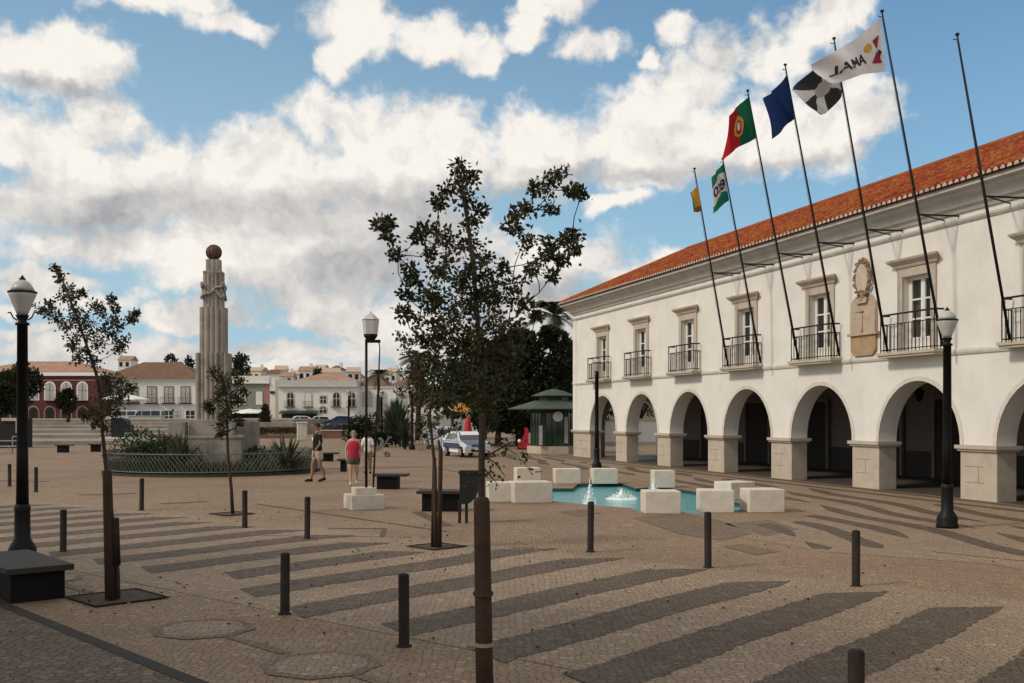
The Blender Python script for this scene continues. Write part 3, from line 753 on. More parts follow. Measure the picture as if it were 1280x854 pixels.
def ell(u, v, cu, cv, ru, rv): return ((u-cu)/ru)**2+((v-cv)/rv)**2
flag('flag', 'small yellow flag with a dark edge, hanging from the farthest pole', 0, (872.5,231), (877.5,263), (862,242), (867,266), [cy, cteal, cloth('brown', (.22, .10, .02))], lambda u, v: 1 if u > .82-.15*v and v < .8 else (2 if v > .78 else 0), wave=.05, sag=.02, seed=2)
flag('flag', 'green flag with a white middle and lettering, second from the left', 1, (904.5,204), (911,250), (889,222), (893,266), [cteal, cw, ck], lambda u, v: 1 if .26 < v+.10*math.sin(u*4) < .76 else 0, wave=.07, decals=[(text_tris('eco', (.12, .97, .34, .62)), 2)], seed=4)
def pick_pt(u, v):
    e = ell(u, v, .48, .50, .20, .25)
    if e < 1:
        if ell(u, v, .48, .52, .12, .18) < 1 and v > .36: return 3 if ell(u, v, .48, .50, .07, .10) < 1 else 1
        return 2 if e > .30 else 3
    return 0 if u < .46 else 1
flag('flag', 'red and green flag with a yellow emblem', 2, (936.5,121), (945.5,171), (909,147), (904,199), [cg, cr, cy, cw], pick_pt, wave=.15, seed=1, sag=-.03)
flag('flag', 'plain dark blue flag', 3, (983,95), (993,146), (953,124), (969,170), [cb], lambda u, v: 0, wave=.22, seed=3, sag=.05)
def pick_gy(u, v):
    a = math.atan2(v-.5, u-.48)+math.pi/8*0; k = int((a+math.pi)/(math.pi/4))
    if ell(u, v, .48, .5, .11, .16) < 1: return 2
    return k % 2
flag('flag', 'black and white gyronny flag half hidden behind the white flag', 4, (1045,62), (1054,118), (989,112), (1022,149), [ck, cgy, cloth('crest', (.33, .31, .29))], pick_gy, wave=.30, seed=6, sag=.02)
def poly(*p): return [list(p)]
lg = [(poly((.045,.26),(.15,.30),(.10,.52)), 2), (poly((.10,.54),(.20,.78),(.045,.82)), 2), (poly((.03,.60),(.085,.52),(.085,.74)), 3), (poly(*[(.235+.065*math.cos(a), .40+.10*math.sin(a)) for a in [k*math.pi/8 for k in range(16)]]), 1)]
flag('flag', 'white flag with dark lettering and a red and yellow mark, rightmost flag', 5, (1101,24), (1107,89), (1019,79), (1036,101), [cw, cy, ccr, ck], lambda u, v: 0, wave=.17, dz=(-.6, -.8), seed=9, sag=.05, decals=[(text_tris('AMAL', (.29, .86, .46, .74)), 3)]+lg)

# ------------------------------------------------------------------ lamps
def lantern_lamp(x, Y, hgt, lab, rs=1.0):
    t = thing('street_lamp', lab, 'street lamp', (x, Y, 0), group='black street lamps with glass bowls')
    b = MB(); b.smooth = True
    b.lathe([(.21, 0), (.21, .06), (.19, .10), (.20, .18), (.165, .26), (.115, .34), (.11, .75), (.118, .80), (.10, .86)], n=16); b.build('base', M_black, t)
    zs = hgt-.72
    b = MB(); b.smooth = True; b.lathe([(.090, .858), (.082, 1.6), (.075, zs-.02), (.10, zs-.015), (.10, zs+.02), (.07, zs+.03), (.06, zs+.05), (.09, zs+.12), (.10, zs+.135)], n=16); b.build('post', M_black, t)
    b = MB(); b.smooth = True; b.lathe([(.074, zs+.137), (.10, zs+.20), (.150, zs+.325), (.193, zs+.432), (.198, zs+.452), (.192, zs+.468)], n=20); l = b.build('lamp_bowl', M_lampglass, t)
    b = MB(); b.lathe([(.192, zs+.470), (.210, zs+.470), (.210, zs+.494), (.18, zs+.496)], n=20); b.build('rim', M_black, l)
    b = MB(); b.smooth = True; b.lathe([(.176, zs+.497), (.150, zs+.56), (.105, zs+.625), (.05, zs+.665)], n=20); b.build('lamp_cap', M_lampcap, t)
    b = MB(); b.smooth = True; b.lathe([(.045, zs+.666), (.05, zs+.685), (.03, zs+.70), (.012, zs+.73), (.001, zs+.745)], n=10); b.build('finial', M_black, t)
    b = MB()
    for sx in (-1, 1):
        b.tube([(sx*.08, 0, zs+.06), (sx*.14, 0, zs+.10), (sx*.18, 0, zs+.18), (sx*.22, 0, zs+.17)], .012, 4)
    if rs > 1: b.build('scroll', M_black, t)
    return t
p = gp(28, 701.5); lantern_lamp(p.x, p.y, 4.29, 'large black street lamp with a glass bowl at the left edge, behind the stone bench', 1.2)
p = gp(1184, 660); lantern_lamp(p.x, p.y, 4.29, 'black street lamp with a pointed glass bowl in front of the rightmost arches')
p = gp(746, 586.5); lantern_lamp(p.x, p.y, 4.55, 'black street lamp in front of the far left arch of the town hall')
p = gp(515, 562); lantern_lamp(p.x, p.y, 4.2, 'distant black street lamp beside the grey green spiky bush')
p = gp(477, 556); lantern_lamp(p.x, p.y, 4.1, 'distant lamp post with a pale bowl left of the spiky bush')
p = gp(436, 553); lantern_lamp(p.x, p.y, 4.3, 'distant street lamp in front of the white arched building')
# double post lamp on the stone plinth
p = gp(458, 637); lt = thing('double_post_lamp', 'tall lamp with a square glass lantern on two slim posts on a stone plinth', 'street lamp', (p.x, p.y, 0), R(0))
b = MB()
TT = lambda x, y, z: (x*math.cos(R(24))-y*math.sin(R(24)), x*math.sin(R(24))+y*math.cos(R(24)), z)
b.bevbox((-.38, -.10, 0), (.42, .62, .34), .015, TT); b.build('plinth', M_block, lt)
b = MB(); b.bevbox((-.22, .03, .342), (.26, .50, .50), .012, TT); b.build('plinth_step', M_block, lt)
b = MB(); b.tube([(-.03, .2, .50), (-.03, .2, 3.98)], .032, 8); b.build('post', M_black, lt, smooth=True)
b = MB(); b.tube([(.13, .22, .50), (.18, .22, 1.6), (.27, .22, 3.4), (.285, .22, 3.78), (.26, .22, 3.92)], [.022, .02, .017, .015, .015], 7); b.build('post', M_black, lt, smooth=True)
b = MB(); b.box((-.05, .17, 3.90), (.30, .25, 3.97)); b.build('crossbar', M_black, lt)
b = MB(); b.lathe([(.10, 3.972), (.165, 4.06), (.16, 4.10)], (.07, .21, 0), 4); hd = b.build('lantern_holder', M_black, lt)
b = MB(); b.lathe([(.165, 4.101), (.20, 4.42), (.18, 4.44)], (.07, .21, 0), 6); b.build('lamp_glass', M_lampglass, lt)
b = MB(); b.lathe([(.215, 4.442), (.12, 4.53), (.03, 4.60), (.01, 4.64)], (.07, .21, 0), 6); b.build('lamp_cap', M_lampglass, lt)

# ------------------------------------------------------------------ bollards
BO = [(1070,733,663,'bollard at the end of a dark band, left of the right street lamp'),(885,710,640,'bollard in front of the white cube right of the pool'),(738,690,627,'bollard in front of the tallest water jet'),(505,808,717,'bollard just left of the foreground tree, second nearest'),(356,768,691,'bollard left of the foreground tree at the near end of the striped paving'),(384,674,621,'bollard left of the lamp plinth and below the walking man'),(306,660,613,'bollard beside the slim tree in front of the monument'),(177,638,598,'bollard at the left front of the round monument railing'),(79,690,637,'bollard between the left street lamp and the left staked tree'),(45,615,584,'bollard right of the left street lamp, far back'),(12,608,580,'bollard at the left edge, farthest of all'),(1070,953,812,'nearest bollard, cut off by the bottom edge of the picture')]
for x, y, yt, lab in BO:
    q = gp(x, y); hh = min(.82, (y-yt)/(F/q.y)); b = MB(); b.smooth = True; r = .052
    b.lathe([(.075, 0), (.075, .012), (r, .014), (r, hh-.02), (r-.008, hh-.004), (r-.02, hh)], n=18)
    o = b.build('bollard', M_rust, loc=(q.x, q.y, .0)); o.rotation_euler = (rnd.uniform(-.012, .012), rnd.uniform(-.012, .012), 0)
    tag(o, 'dark metal '+lab, 'bollard', 'dark metal bollards')

# ------------------------------------------------------------------ benches, bin
def bench(x, y, rz, ln, wd, hh, lab, bx=(.2, .2), grp='dark slab benches'):
    t = thing('bench', lab, 'bench', (x, y, 0), rz, grp)
    b = MB(); b.bevbox((-ln/2, -wd/2, hh-.07), (ln/2, wd/2, hh), .008); b.build('seat', M_benchtop, t)
    b = MB(); b.bevbox((-ln/2+bx[0], -wd/2+.07, 0), (ln/2-bx[1], wd/2-.07, hh-.071), .01); b.build('base', M_bench, t)
    return t
def fit_bench(pR, pF, pB, z, lab):
    a, f_, c = gp(*pR, z), gp(*pF, z), gp(*pB, z)
    lv = c-a; wv = f_-a; m = a+lv/2+wv/2
    return bench(m.x, m.y, math.atan2(lv.y, lv.x), lv.length, wv.length, z, lab, (.12, .12))
fit_bench((90,704), (12,713), (33,686), .42, 'large dark slab bench in the lower left corner')
def bench_px(xl, xr, yb, hpx, lab, rz=0, wd=.6):
    q = gp((xl+xr)/2, yb); s_ = F/q.y; return bench(q.x, q.y+wd/2, rz, (xr-xl)/s_, wd, hpx/s_, lab, (.12, .28))
bench_px(466, 509, 612, 19, 'dark slab bench right of the lamp plinth', -.08)
bench_px(521, 590, 640, 26, 'dark slab bench between the twin stemmed tree and the litter bin', -.05, .7)
bench_px(396, 422, 577, 11, 'distant dark slab bench right of the man in black')
bench_px(421, 440, 590, 16, 'dark slab bench half hidden by the woman in red')
bench_px(68, 88, 566, 10, 'small dark bench in front of the pale steps, beside the left street lamp')
bench_px(110, 128, 565, 10, 'small dark bench in front of the pale steps, beside the left staked tree')
q = gp(577, 655); t = thing('litter_bin', 'dark green tilted litter bin with a rounded belly on two legs', 'litter bin', (q.x, q.y, 0), 0)
M_bin = mat('bin_green_metal', (.012, .014, .011), .5, .15, 6)
b = MB(); b.smooth = False
sidep = [(-.02, 1.05), (.36, 1.02), (.36, .68), (.30, .52), (.18, .42), (.04, .40), (-.02, .42)]
nS = len(sidep); b.add([(x-.02, -.02, z) for x, z in sidep]+[(x-.02, .36, z) for x, z in sidep], [list(range(nS)), list(range(nS, 2*nS))[::-1]]+[(k, (k+1) % nS, nS+(k+1) % nS, nS+k) for k in range(1, nS)]); b.build('body', M_bin, t)
b = MB(); b.box((-.055, -.035, 1.01), (.355, -.022, 1.065)); b.box((-.055, .362, 1.01), (.355, .375, 1.065)); b.box((-.06, -.022, 1.01), (-.041, .362, 1.065)); b.build('rim', M_bin, t)
for x in (-.05, .09):
    b = MB(); b.tube([(x, .17, 0), (x, .17, .46)], .032, 7); b.build('leg', M_bin, t)

# ------------------------------------------------------------------ monument with railing and planting
mc = Vector((-11.66, 41.3, 0))
mo = thing('monument', 'tall stepped stone monument column with a brown ball on top', 'monument', mc, R(8))
def fluted(b, w, z0, z1, n=5):
    """square shaft whose faces are bundles of rounded ribs"""
    pts = []; h_ = w/2
    for sde in range(4):
        a = sde*math.pi/2
        for k in range(n):
            for j in range(5):
                t = (k+j/5)/n; x = -h_+w*t; bulge = math.sin(math.pi*(j/5))*w*.05+(.05*w if n//2-1 <= k <= n//2+1 and n > 3 else 0)-.04*w
                pts.append((x*math.cos(a)+(h_+bulge)*math.sin(a), x*math.sin(a)-(h_+bulge)*math.cos(a)))
    b.prism(pts, z0, z1)
b = MB(); b.bevbox((-1.45, -1.45, .0), (1.45, 1.45, .35), .03); b.build('step', M_monument, mo)
b = MB(); b.bevbox((-1.0, -1.15, .352), (1.2, 1.15, 1.30), .03); b.build('pedestal', M_monument, mo)
b = MB(); b.bevbox((-1.05, -1.18, 1.302), (1.22, 1.18, 1.42), .02); b.bevbox((-.82, -.82, 1.42), (.82, .82, 2.03), .03); b.build('pedestal', M_monument, mo)
for sx, sy in ((-1.25, -.75), (1.32, .6)):
    b = MB(); b.bevbox((sx-.34, sy-.34, .353), (sx+.34, sy+.34, 1.95), .03); b.build('corner_block', M_monument, mo)
for w, z0, z1, n_ in ((1.20, 2.032, 4.60, 7), (.92, 4.602, 6.38, 5), (.70, 6.382, 7.70, 5), (.54, 7.80, 8.26, 3)):
    b = MB(); fluted(b, w, z0, z1, n_); fixn(b.build('shaft_tier', M_monument, mo))
b = MB(); b.bevbox((-.37, -.37, 7.702), (.37, .37, 7.80), .02); b.build('cap_block', M_monument, mo)
b = MB(); rp = .37
for sg in (1, -1):
    for face in range(4):
        a = face*math.pi/2; cs_, sn = math.cos(a), math.sin(a)
        P = []
        for k in range(9):
            x = -.42+.84*k/8; z = 7.02+sg*x*.62+.06*math.sin(k*1.5); y = -rp-.03
            P.append((x*cs_-y*sn, x*sn+y*cs_, z))
        b.tube(P, [.05+.012*math.sin(k*2) for k in range(9)], 6)
for sx in (-1, 1):
    for z in (6.75, 7.30): b.ball((sx*.40, -.38, z), .075, 7)
b.build('carved_ribbon', M_monument, mo, smooth=True)
b = MB(); b.smooth = True; b.ball((0, 0, 8.56), .295, 20); bl_ = b.build('ball', M_ball, mo)
b = MB()
for k in range(6):
    a = k*math.pi/6; b.tube([(0.301*math.cos(t_)*math.cos(a), 0.301*math.cos(t_)*math.sin(a), 8.56+0.301*math.sin(t_)) for t_ in [2*math.pi*j/24 for j in range(25)]], .012, 4)
b.build('meridian_band', M_ball, bl_)
rl = thing('round_railing', 'low grey green lattice railing in a ring around the monument', 'railing', mc)
RR = 4.0; b = MB(); b.lathe([(RR+.10, 0), (RR+.10, .09), (RR-.10, .09), (RR-.10, 0)], n=64); b.build('kerb', mat('dark_kerb_stone', (.05, .043, .036), .8, .2, 4), rl)
b = MB()
for z in (.16, .80): b.tube([(RR*math.cos(a), RR*math.sin(a), z) for a in [2*math.pi*k/72 for k in range(73)]], .018, 5, False)
b.build('rail', M_fence, rl)
b = MB(); nl = 150
for k in range(nl):
    a0 = 2*math.pi*k/nl; st = 2*math.pi/nl*1.0
    for sg in (1, -1):
        P = []
        for j in range(7):
            tt = j/6; a = a0+sg*st*math.sin(tt*math.pi*1.5)*.9; P.append((RR*math.cos(a), RR*math.sin(a), .16+.66*tt+(.05 if j == 6 else 0)))
        b.tube(P, .013, 3, False)
b.build('lattice', M_fence, rl)
# planting inside the ring: spiky rosettes and leafy bushes
def leafquad(b, p, d, l, w, rr):
    d = d.normalized(); s_ = d.cross(Vector((rr.uniform(-1, 1), rr.uniform(-1, 1), rr.uniform(-1, 1)))).normalized()
    q = d.cross(s_)*w*.25
    b.add([p, p+d*l*.45+s_*w*.5+q, p+d*l, p+d*l*.45-s_*w*.5+q], [(0, 1, 2, 3)])
def rosette(name, x, y, r, hh, n, lab, m, cat='plant', grp=None, z0=0., seed=0):
    rr = random.Random(seed); b = MB()
    for k in range(n):
        a = rr.uniform(0, 6.28); tilt = rr.uniform(.15, 1.0); l = r*rr.uniform(.75, 1.1)
        P = []
        for j in range(5):
            t = j/4; rad = l*t*math.sin(tilt)*(1+.2*t); z = hh*t*math.cos(tilt)*1.25-.25*l*t*t*math.sin(tilt)
            P.append(Vector((rad*math.cos(a), rad*math.sin(a), max(.02, z+.05))))
        s_ = Vector((-math.sin(a), math.cos(a), 0)); wd = r*.075
        vs = []; 
        for j, pp in enumerate(P): wj = wd*(1-j/4)**.6+.002; vs += [pp-s_*wj, pp+s_*wj]
        b.add(vs, [(2*j, 2*j+1, 2*j+3, 2*j+2) for j in range(4)])
    o = b.build(name, m, loc=(x, y, z0)); return tag(o, lab, cat, grp)
def bush(name, x, y, w, d, hh, n, ls, lab, m, cat='bush', grp=None, seed=0, z0=0.):
    rr = random.Random(seed); b = MB()
    cl = [(Vector((rr.uniform(-.38, .38)*w, rr.uniform(-.38, .38)*d, rr.uniform(.25, .72)*hh)), rr.uniform(.22, .42)) for _ in range(9)]
    for k in range(n):
        c_, q_ = rr.choice(cl); v = Vector((rr.gauss(0, 1), rr.gauss(0, 1), rr.gauss(0, 1))).normalized()
        p_ = c_+Vector((v.x*w*q_*.8, v.y*d*q_*.8, v.z*hh*q_))*rr.uniform(.55, 1.05)
        if p_.z < .02: p_.z = rr.uniform(.02, .2)*hh
        leafquad(b, p_, v+Vector((0, 0, .3)), ls*rr.uniform(.7, 1.3), ls*.6, rr)
    o = b.build(name, m, loc=(x, y, z0)); return tag(o, lab, cat, grp)
def inring(px, py, dd=0): q = gp(px, py); return q.x, q.y
M_agave = mat('agave_leaf', (.075, .085, .045), .6, .2, 3, island=.3); M_bushg = mat('garden_leaf', (.040, .058, .020), .6, .2, 2, island=.4)
q = at(228, 560, 39.2); rosette('spiky_plant', q.x, q.y, 1.4, 1.35, 56, 'tall spiky plant left of the monument pedestal', M_agave, seed=1)
q = at(357, 565, 39.4); rosette('spiky_plant', q.x, q.y, 1.5, 1.2, 56, 'spreading spiky plant right of the monument pedestal', M_agave, seed=2)
q = at(250, 565, 38.6); rosette('spiky_plant', q.x, q.y, .7, .8, 30, 'reddish spiky plant close to the left side of the pedestal', mat('reddish_leaf', (.10, .055, .035), .6, .2, 3, island=.3), seed=3)
q = at(196, 560, 40.2); bush('bush', q.x, q.y, 2.1, 1.6, 1.6, 2000, .13, 'dark green bush inside the left part of the round railing', M_bushg, seed=4)
q = at(172, 560, 42.2); bush('bush', q.x, q.y, 1.8, 1.5, 1.2, 1300, .12, 'low dark bush at the far left inside the round railing', M_bushg, seed=5)
q = at(335, 570, 41); bush('bush', q.x, q.y, 1.7, 1.4, 1.05, 1300, .11, 'low bush just right of the monument pedestal', M_bushg, seed=6)
b = MB(); rr = random.Random(8)
for k in range(4200):
    a = rr.uniform(0, 6.28); r_ = math.sqrt(rr.uniform(.28, .93))*RR; leafquad(b, Vector((r_*math.cos(a), r_*math.sin(a), rr.uniform(0, .12))), Vector((rr.uniform(-.5, .5), rr.uniform(-.5, .5), 1)), rr.uniform(.2, .6), .06, rr)
o = b.build('grass', M_bushg, loc=mc); o['kind'] = 'stuff'; o['label'] = 'green ground cover inside the round railing'

# ------------------------------------------------------------------ young street trees
def young_tree(Y, trunk, clusters, lab, leaf_n, ls, seed, stakes=(), tr=.024, depth=.5, sprig=(), m=M_leaf, extra=0):
    rr = random.Random(seed); base = at(trunk[0][0], trunk[0][1], Y); base = Vector((base.x, Y, 0)); s_ = F/Y
    t = thing('young_tree', lab, 'tree', base, group='young trees of the square')
    W_ = lambda x, y, dy=0.: at(x, y, Y+dy)-base if True else None
    b = MB(); b.smooth = True
    tp = [W_(x, y, 0) for x, y in trunk]; tp[0].z = -.02
    n = len(tp); b.tube(tp, [tr*(1-.65*k/(n-1)) for k in range(n)], 8)
    b.build('trunk', M_bark, t)
    nodes = [(p_, tr*(1-.6*k/(n-1))) for k, p_ in enumerate(tp) if k >= n//3]
    lb = MB(); lb.smooth = True; lv = MB()
    def leaves(p_, cnt, sp):
        for _ in range(cnt):
            v = Vector((rr.gauss(0, 1), rr.gauss(0, 1), rr.gauss(0, 1)))
            q_ = p_+v*sp*.5
            leafquad(lv, q_, v.normalized()+Vector((rr.uniform(-.6, .6), rr.uniform(-.6, .6), rr.uniform(-.5, .6))), ls*rr.uniform(.6, 1.25), ls*.62, rr)
    cl = sorted([(x, y, r_, rr.uniform(-depth, depth)) for x, y, r_ in clusters], key=lambda c_: -c_[1])
    for x, y, r_, dy in cl:
        c_ = W_(x, y, dy)
        best = min(nodes, key=lambda nd: (nd[0]-c_).length+(2.0*max(0, nd[0].z-c_.z+.02)))
        a = best[0]; mid = (a+c_)/2+Vector((rr.uniform(-.04, .04), rr.uniform(-.04, .04), -.04*(c_-a).length))
        r0 = max(.004, best[1]*.55); lb.tube([a, mid, c_], [r0, r0*.8, .003], 5); nodes.append((mid, r0*.8)); nodes.append((c_, r0*.6))
        sp = r_/s_
        for _ in range(max(3, int(leaf_n/14))):            # twigs around the end of the limb, leaves along them
            v = Vector((rr.gauss(0, 1), rr.gauss(0, .8), rr.gauss(.25, .8))).normalized(); e = c_+v*sp*rr.uniform(.4, 1.15)
            lb.tube([c_-(c_-mid)*rr.uniform(0, .5), e], [.0035, .0015], 3)
            for q_ in range(5): leaves(c_+(e-c_)*(.25+.75*q_/4), 1+extra+(rr.random() < .6), sp*.22+ls*.4)
        ll = (c_-a).length
        for k in range(int(ll/(ls*1.2))):
            if rr.random() < .75: leaves(a+(c_-a)*rr.uniform(.35, 1), 1, ls*1.6)
    for pts in sprig:
        P = [W_(x, y, -.02*k) for k, (x, y) in enumerate(pts)]; lb.tube(P, [.007-.005*k/(len(P)-1) for k in range(len(P))], 4)
        for k in range(len(P)-1):
            for _ in range(7): leaves(P[k]+(P[k+1]-P[k])*rr.random(), 1, ls*1.5)
    lb.build('limbs', M_bark, t); lv.build('crown', m, t)
    return t, base
def stake(Y, x0, y0, x1, y1, rad, lab, off=-.06, bands=()):
    b0 = at(x0, y0, Y+off); b0 = Vector((b0.x, Y+off, 0)); b1 = at(x1, y1, Y+off)-b0
    t = thing('tree_stake', lab, 'tree stake', b0, group='wooden tree stakes')
    b = MB(); b.smooth = True; b.tube([Vector((0, 0, 0)), b1*.5, b1*.985, b1], [rad, rad*.94, rad*.88, rad*.7], 12); b.build('post', M_stake, t)
    for f_, mm in bands:
        b = MB(); c_ = b1*f_; b.tube([c_+Vector((0, 0, -.012)), c_+Vector((0, 0, .012))], rad*1.12, 12); b.build('tie', mm, t)
M_tie = mat('pale_string', (.30, .20, .13), .8)
main_cl = [(570,212,13),(588,222,12),(575,232,16),(560,238,10),(585,250,20),(600,262,12),(548,254,8),(592,280,14),(700,217,14),(690,232,14),(715,238,9),(727,243,5),(672,236,10),(662,262,12),(645,266,10),(640,285,14),(690,262,8),(655,300,16),
 (716,292,10),(705,305,14),(690,306,12),(719,312,7),(680,322,14),(668,340,16),(700,325,8),(690,345,7),(474,282,12),(485,278,8),(486,298,8),(497,318,12),(512,335,14),(520,352,14),(527,290,14),(522,300,8),(545,292,12),(560,300,14),(540,318,12),(575,310,14),
 (592,305,18),(603,325,18),(600,345,20),(586,335,14),(560,335,16),(545,345,14),(615,355,18),(630,335,14),(640,355,16),(575,360,16),(530,372,14),(510,372,12),(505,390,10),(540,385,16),(560,385,18),(600,370,20),(620,380,20),(640,375,14),(655,382,10),(670,395,8),(587,392,20),(608,402,22),(630,405,18),(645,420,14),(525,400,14),(545,408,16),(565,412,18),(585,420,20),(605,428,22),(625,432,18),(645,440,14),(530,425,12),(550,432,16),(570,440,18),(595,450,20),(615,455,18),(560,458,14),(580,470,16),(600,478,18),(540,452,12),(620,478,14),(640,462,14),(560,490,12),(585,500,14),(605,505,14),(615,525,10),(575,348,14),(618,368,14),(588,378,16),(570,398,16),(625,418,16),(598,415,18),(575,428,16),(612,442,18),(588,462,16),(632,450,14),(550,420,14),(545,370,14),(625,490,14),(590,490,16),(640,480,12),(612,515,12)]
young_tree(7.0, [(617,934),(612,854),(606,760),(603,680),(602,620),(602,560),(603,500),(600,450),(597,400),(592,340),(585,280),(577,235)], main_cl, 'tall young tree in the foreground centre, its crown against the clouds', 95, .039, 11, tr=.030, depth=.45, sprig=[((604,575),(616,566),(630,558),(645,568),(656,580),(664,592)),((604,585),(614,596),(622,605)),((604,570),(618,578),(632,596)),((603,590),(594,598),(588,606)),((630,558),(640,552),(652,556))], extra=1)
stake(6.93, 607, 934, 602, 622, .060, 'thick brown wooden stake tied to the foreground tree', 0, ((.42, M_tie), (.62, M_bark)))
left_cl = [(70,337,6),(76,350,9),(85,362,10),(92,372,8),(103,366,5),(80,372,9),(90,385,12),(96,398,12),(52,388,8),(62,392,10),(72,400,10),(62,380,6),(82,408,12),(100,408,12),(112,402,12),(120,385,10),(138,375,7),(130,392,10),(145,385,6),(140,402,10),(128,412,12),(112,420,12),(96,424,12),(150,408,9),(165,400,6),(170,393,5),(140,420,12),(125,430,12),(155,428,8),(90,435,8),(108,438,8),(148,438,8),(99,449,8),(118,452,8),
 (130,470,10),(135,485,14),(150,480,12),(163,486,6),(125,500,14),(140,505,14),(115,515,12),(128,522,14),(145,520,10),(105,522,8),(135,535,10),(120,532,10),(150,500,10),(156,492,8)]
young_tree(12.57, [(147,752),(147,720),(144,680),(138,630),(132,580),(128,540),(125,500),(121,470),(114,448),(106,425),(97,400),(88,375),(78,350)], left_cl, 'young tree with a purplish crown beside the left street lamp', 90, .045, 21, tr=.032, depth=.45, extra=1)
stake(12.5, 138, 750, 134, 588, .062, 'thick wooden stake tied to the left tree', 0)
q = gp(147, 750); b = MB(); b.smooth = True; b.tube([Vector((q.x, q.y-.05, .42)), Vector((q.x-.02, q.y-.05, .98))], .055, 10); o = b.build('trunk_guard', M_rust, loc=(0, 0, 0)); tag(o, 'dark tube guard around the trunk of the left tree', 'trunk guard')
third_cl = [(505,428,7),(520,425,7),(498,420,6),(535,440,9),(520,450,7),(550,450,9),(545,425,9),(560,435,8),(540,465,8),(528,480,9),(512,485,7),(520,500,8),(532,510,9),(545,500,8),(560,490,8),(570,500,8),(550,520,9),(540,530,8),(528,528,6),(565,520,7),(575,515,6),(570,535,6),(555,540,6),(530,545,5),(560,470,9),(575,470,9),(508,440,9),(515,462,9),(522,475,10),(508,470,8),(500,490,7),(515,515,9),(525,535,7),(535,490,10),(550,500,9)]
young_tree(17.5, [(545,686),(544,640),(544,590),(540,550),(537,520),(541,490),(545,460),(545,430)], third_cl, 'twin stemmed young tree with sparse leaves left of the litter bin', 80, .066, 31, tr=.035, depth=.35)
stake(17.45, 549, 686, 551, 560, .040, 'brown stake on the right of the twin stemmed tree', 0)
stake(17.55, 541, 684, 543, 572, .036, 'brown stake on the left of the twin stemmed tree', 0)
fourth_cl = [(268,465,8),(275,475,10),(285,482,10),(292,470,8),(300,478,7),(278,490,10),(290,497,9),(298,502,7),(285,508,9),(272,500,8),(264,512,6),(258,507,5),(292,520,7),(280,520,8),(277,533,9),(276,543,6),(300,528,5),(305,490,5)]
young_tree(23.4, [(291,643),(289,610),(285,570),(284,540),(284,510),(280,480),(272,465)], fourth_cl, 'slim young tree with a thin trunk in front of the monument', 105, .078, 41, tr=.042, depth=.3, extra=1)
M_grate = mat('tree_pit_soil', (.075, .055, .039), .95, .5, 8, .4, 30)
for x, y, w, lab, rz in ((146, 748, .42, 'dark square tree pit under the left tree', .75), (546, 684, .33, 'dark tree pit under the twin stemmed tree', .75), (290, 643, .34, 'dark tree pit under the slim tree by the monument', .75)):
    q = gp(x, y); t = thing('tree_grate', lab, 'tree grate', (q.x, q.y, .012), R(44), 'square tree pits')
    b = MB(); b.quad((-w, -w, 0), (w, -w, 0), (w, w, 0), (-w, w, 0)); b.build('soil', M_grate, t)
    b = MB()
    for k in range(4):
        a = k*math.pi/2; c_, s_ = math.cos(a), math.sin(a); TT2 = lambda X, Y_, Z: (X*c_-Y_*s_, X*s_+Y_*c_, Z)
        b.box((-w-.03, -w-.03, .001), (w-.001, -w, .012), TT2)
    b.build('frame', M_rust, t)

# fallen leaves on the paving around the trees
b = MB(); rr = random.Random(77)
for k in range(420):
    cx_, cy_, r_ = rr.choice([(-4.8, 12.5, 2.2), (-.1, 7.4, 2.4), (-1.3, 17.4, 2.5), (-6.2, 23.4, 3), (0, 13, 7), (4, 14, 6)])
    p_ = Vector((cx_+rr.gauss(0, .5)*r_, cy_+rr.gauss(0, .5)*r_, .016+rr.random()*.006))
    if p_.y < 5: continue
    leafquad(b, p_, Vector((rr.uniform(-1, 1), rr.uniform(-1, 1), rr.uniform(0, .25))), rr.uniform(.035, .07), .03, rr)
o = b.build('fallen_leaves', mat('dry_leaf', (.13, .075, .03), .8, .2, 4, island=.5)); o['kind'] = 'stuff'; o['label'] = 'dry fallen leaves on the paving'
# ------------------------------------------------------------------ people
def skin(name, chains, mats, parent, sub=2):
    """chains: lists of (point, radius); chains share joints by equal points"""
    vs, rs, es, idx = [], [], [], {}
    for ch in chains:
        pr = None
        for p, r in ch:
            k = tuple(round(c, 4) for c in p)
            if k not in idx: idx[k] = len(vs); vs.append(p); rs.append(r)
            i = idx[k]
            if pr is not None and pr != i: es.append((pr, i))
            pr = i
    me = bpy.data.meshes.new(name); me.from_pydata(vs, es, []); o = bpy.data.objects.new(name, me); C.objects.link(o)
    md = o.modifiers.new('s', 'SKIN'); md.use_smooth_shade = True
    for i, r in enumerate(rs):
        sv = me.skin_vertices[0].data[i]; sv.radius = r if hasattr(r, '__len__') else (r, r); sv.use_root = (i == 0)
    m2 = o.modifiers.new('d', 'SUBSURF'); m2.levels = sub; m2.render_levels = sub
    dg = bpy.context.evaluated_depsgraph_get(); dg.update()
    nm = bpy.data.meshes.new_from_object(o.evaluated_get(dg)); nm.name = name
    o.modifiers.clear(); o.data = nm; bpy.data.meshes.remove(me)
    nm.materials.clear(); nm.materials.append(mats)
    for p in nm.polygons: p.use_smooth = True
    o.parent = parent; return o
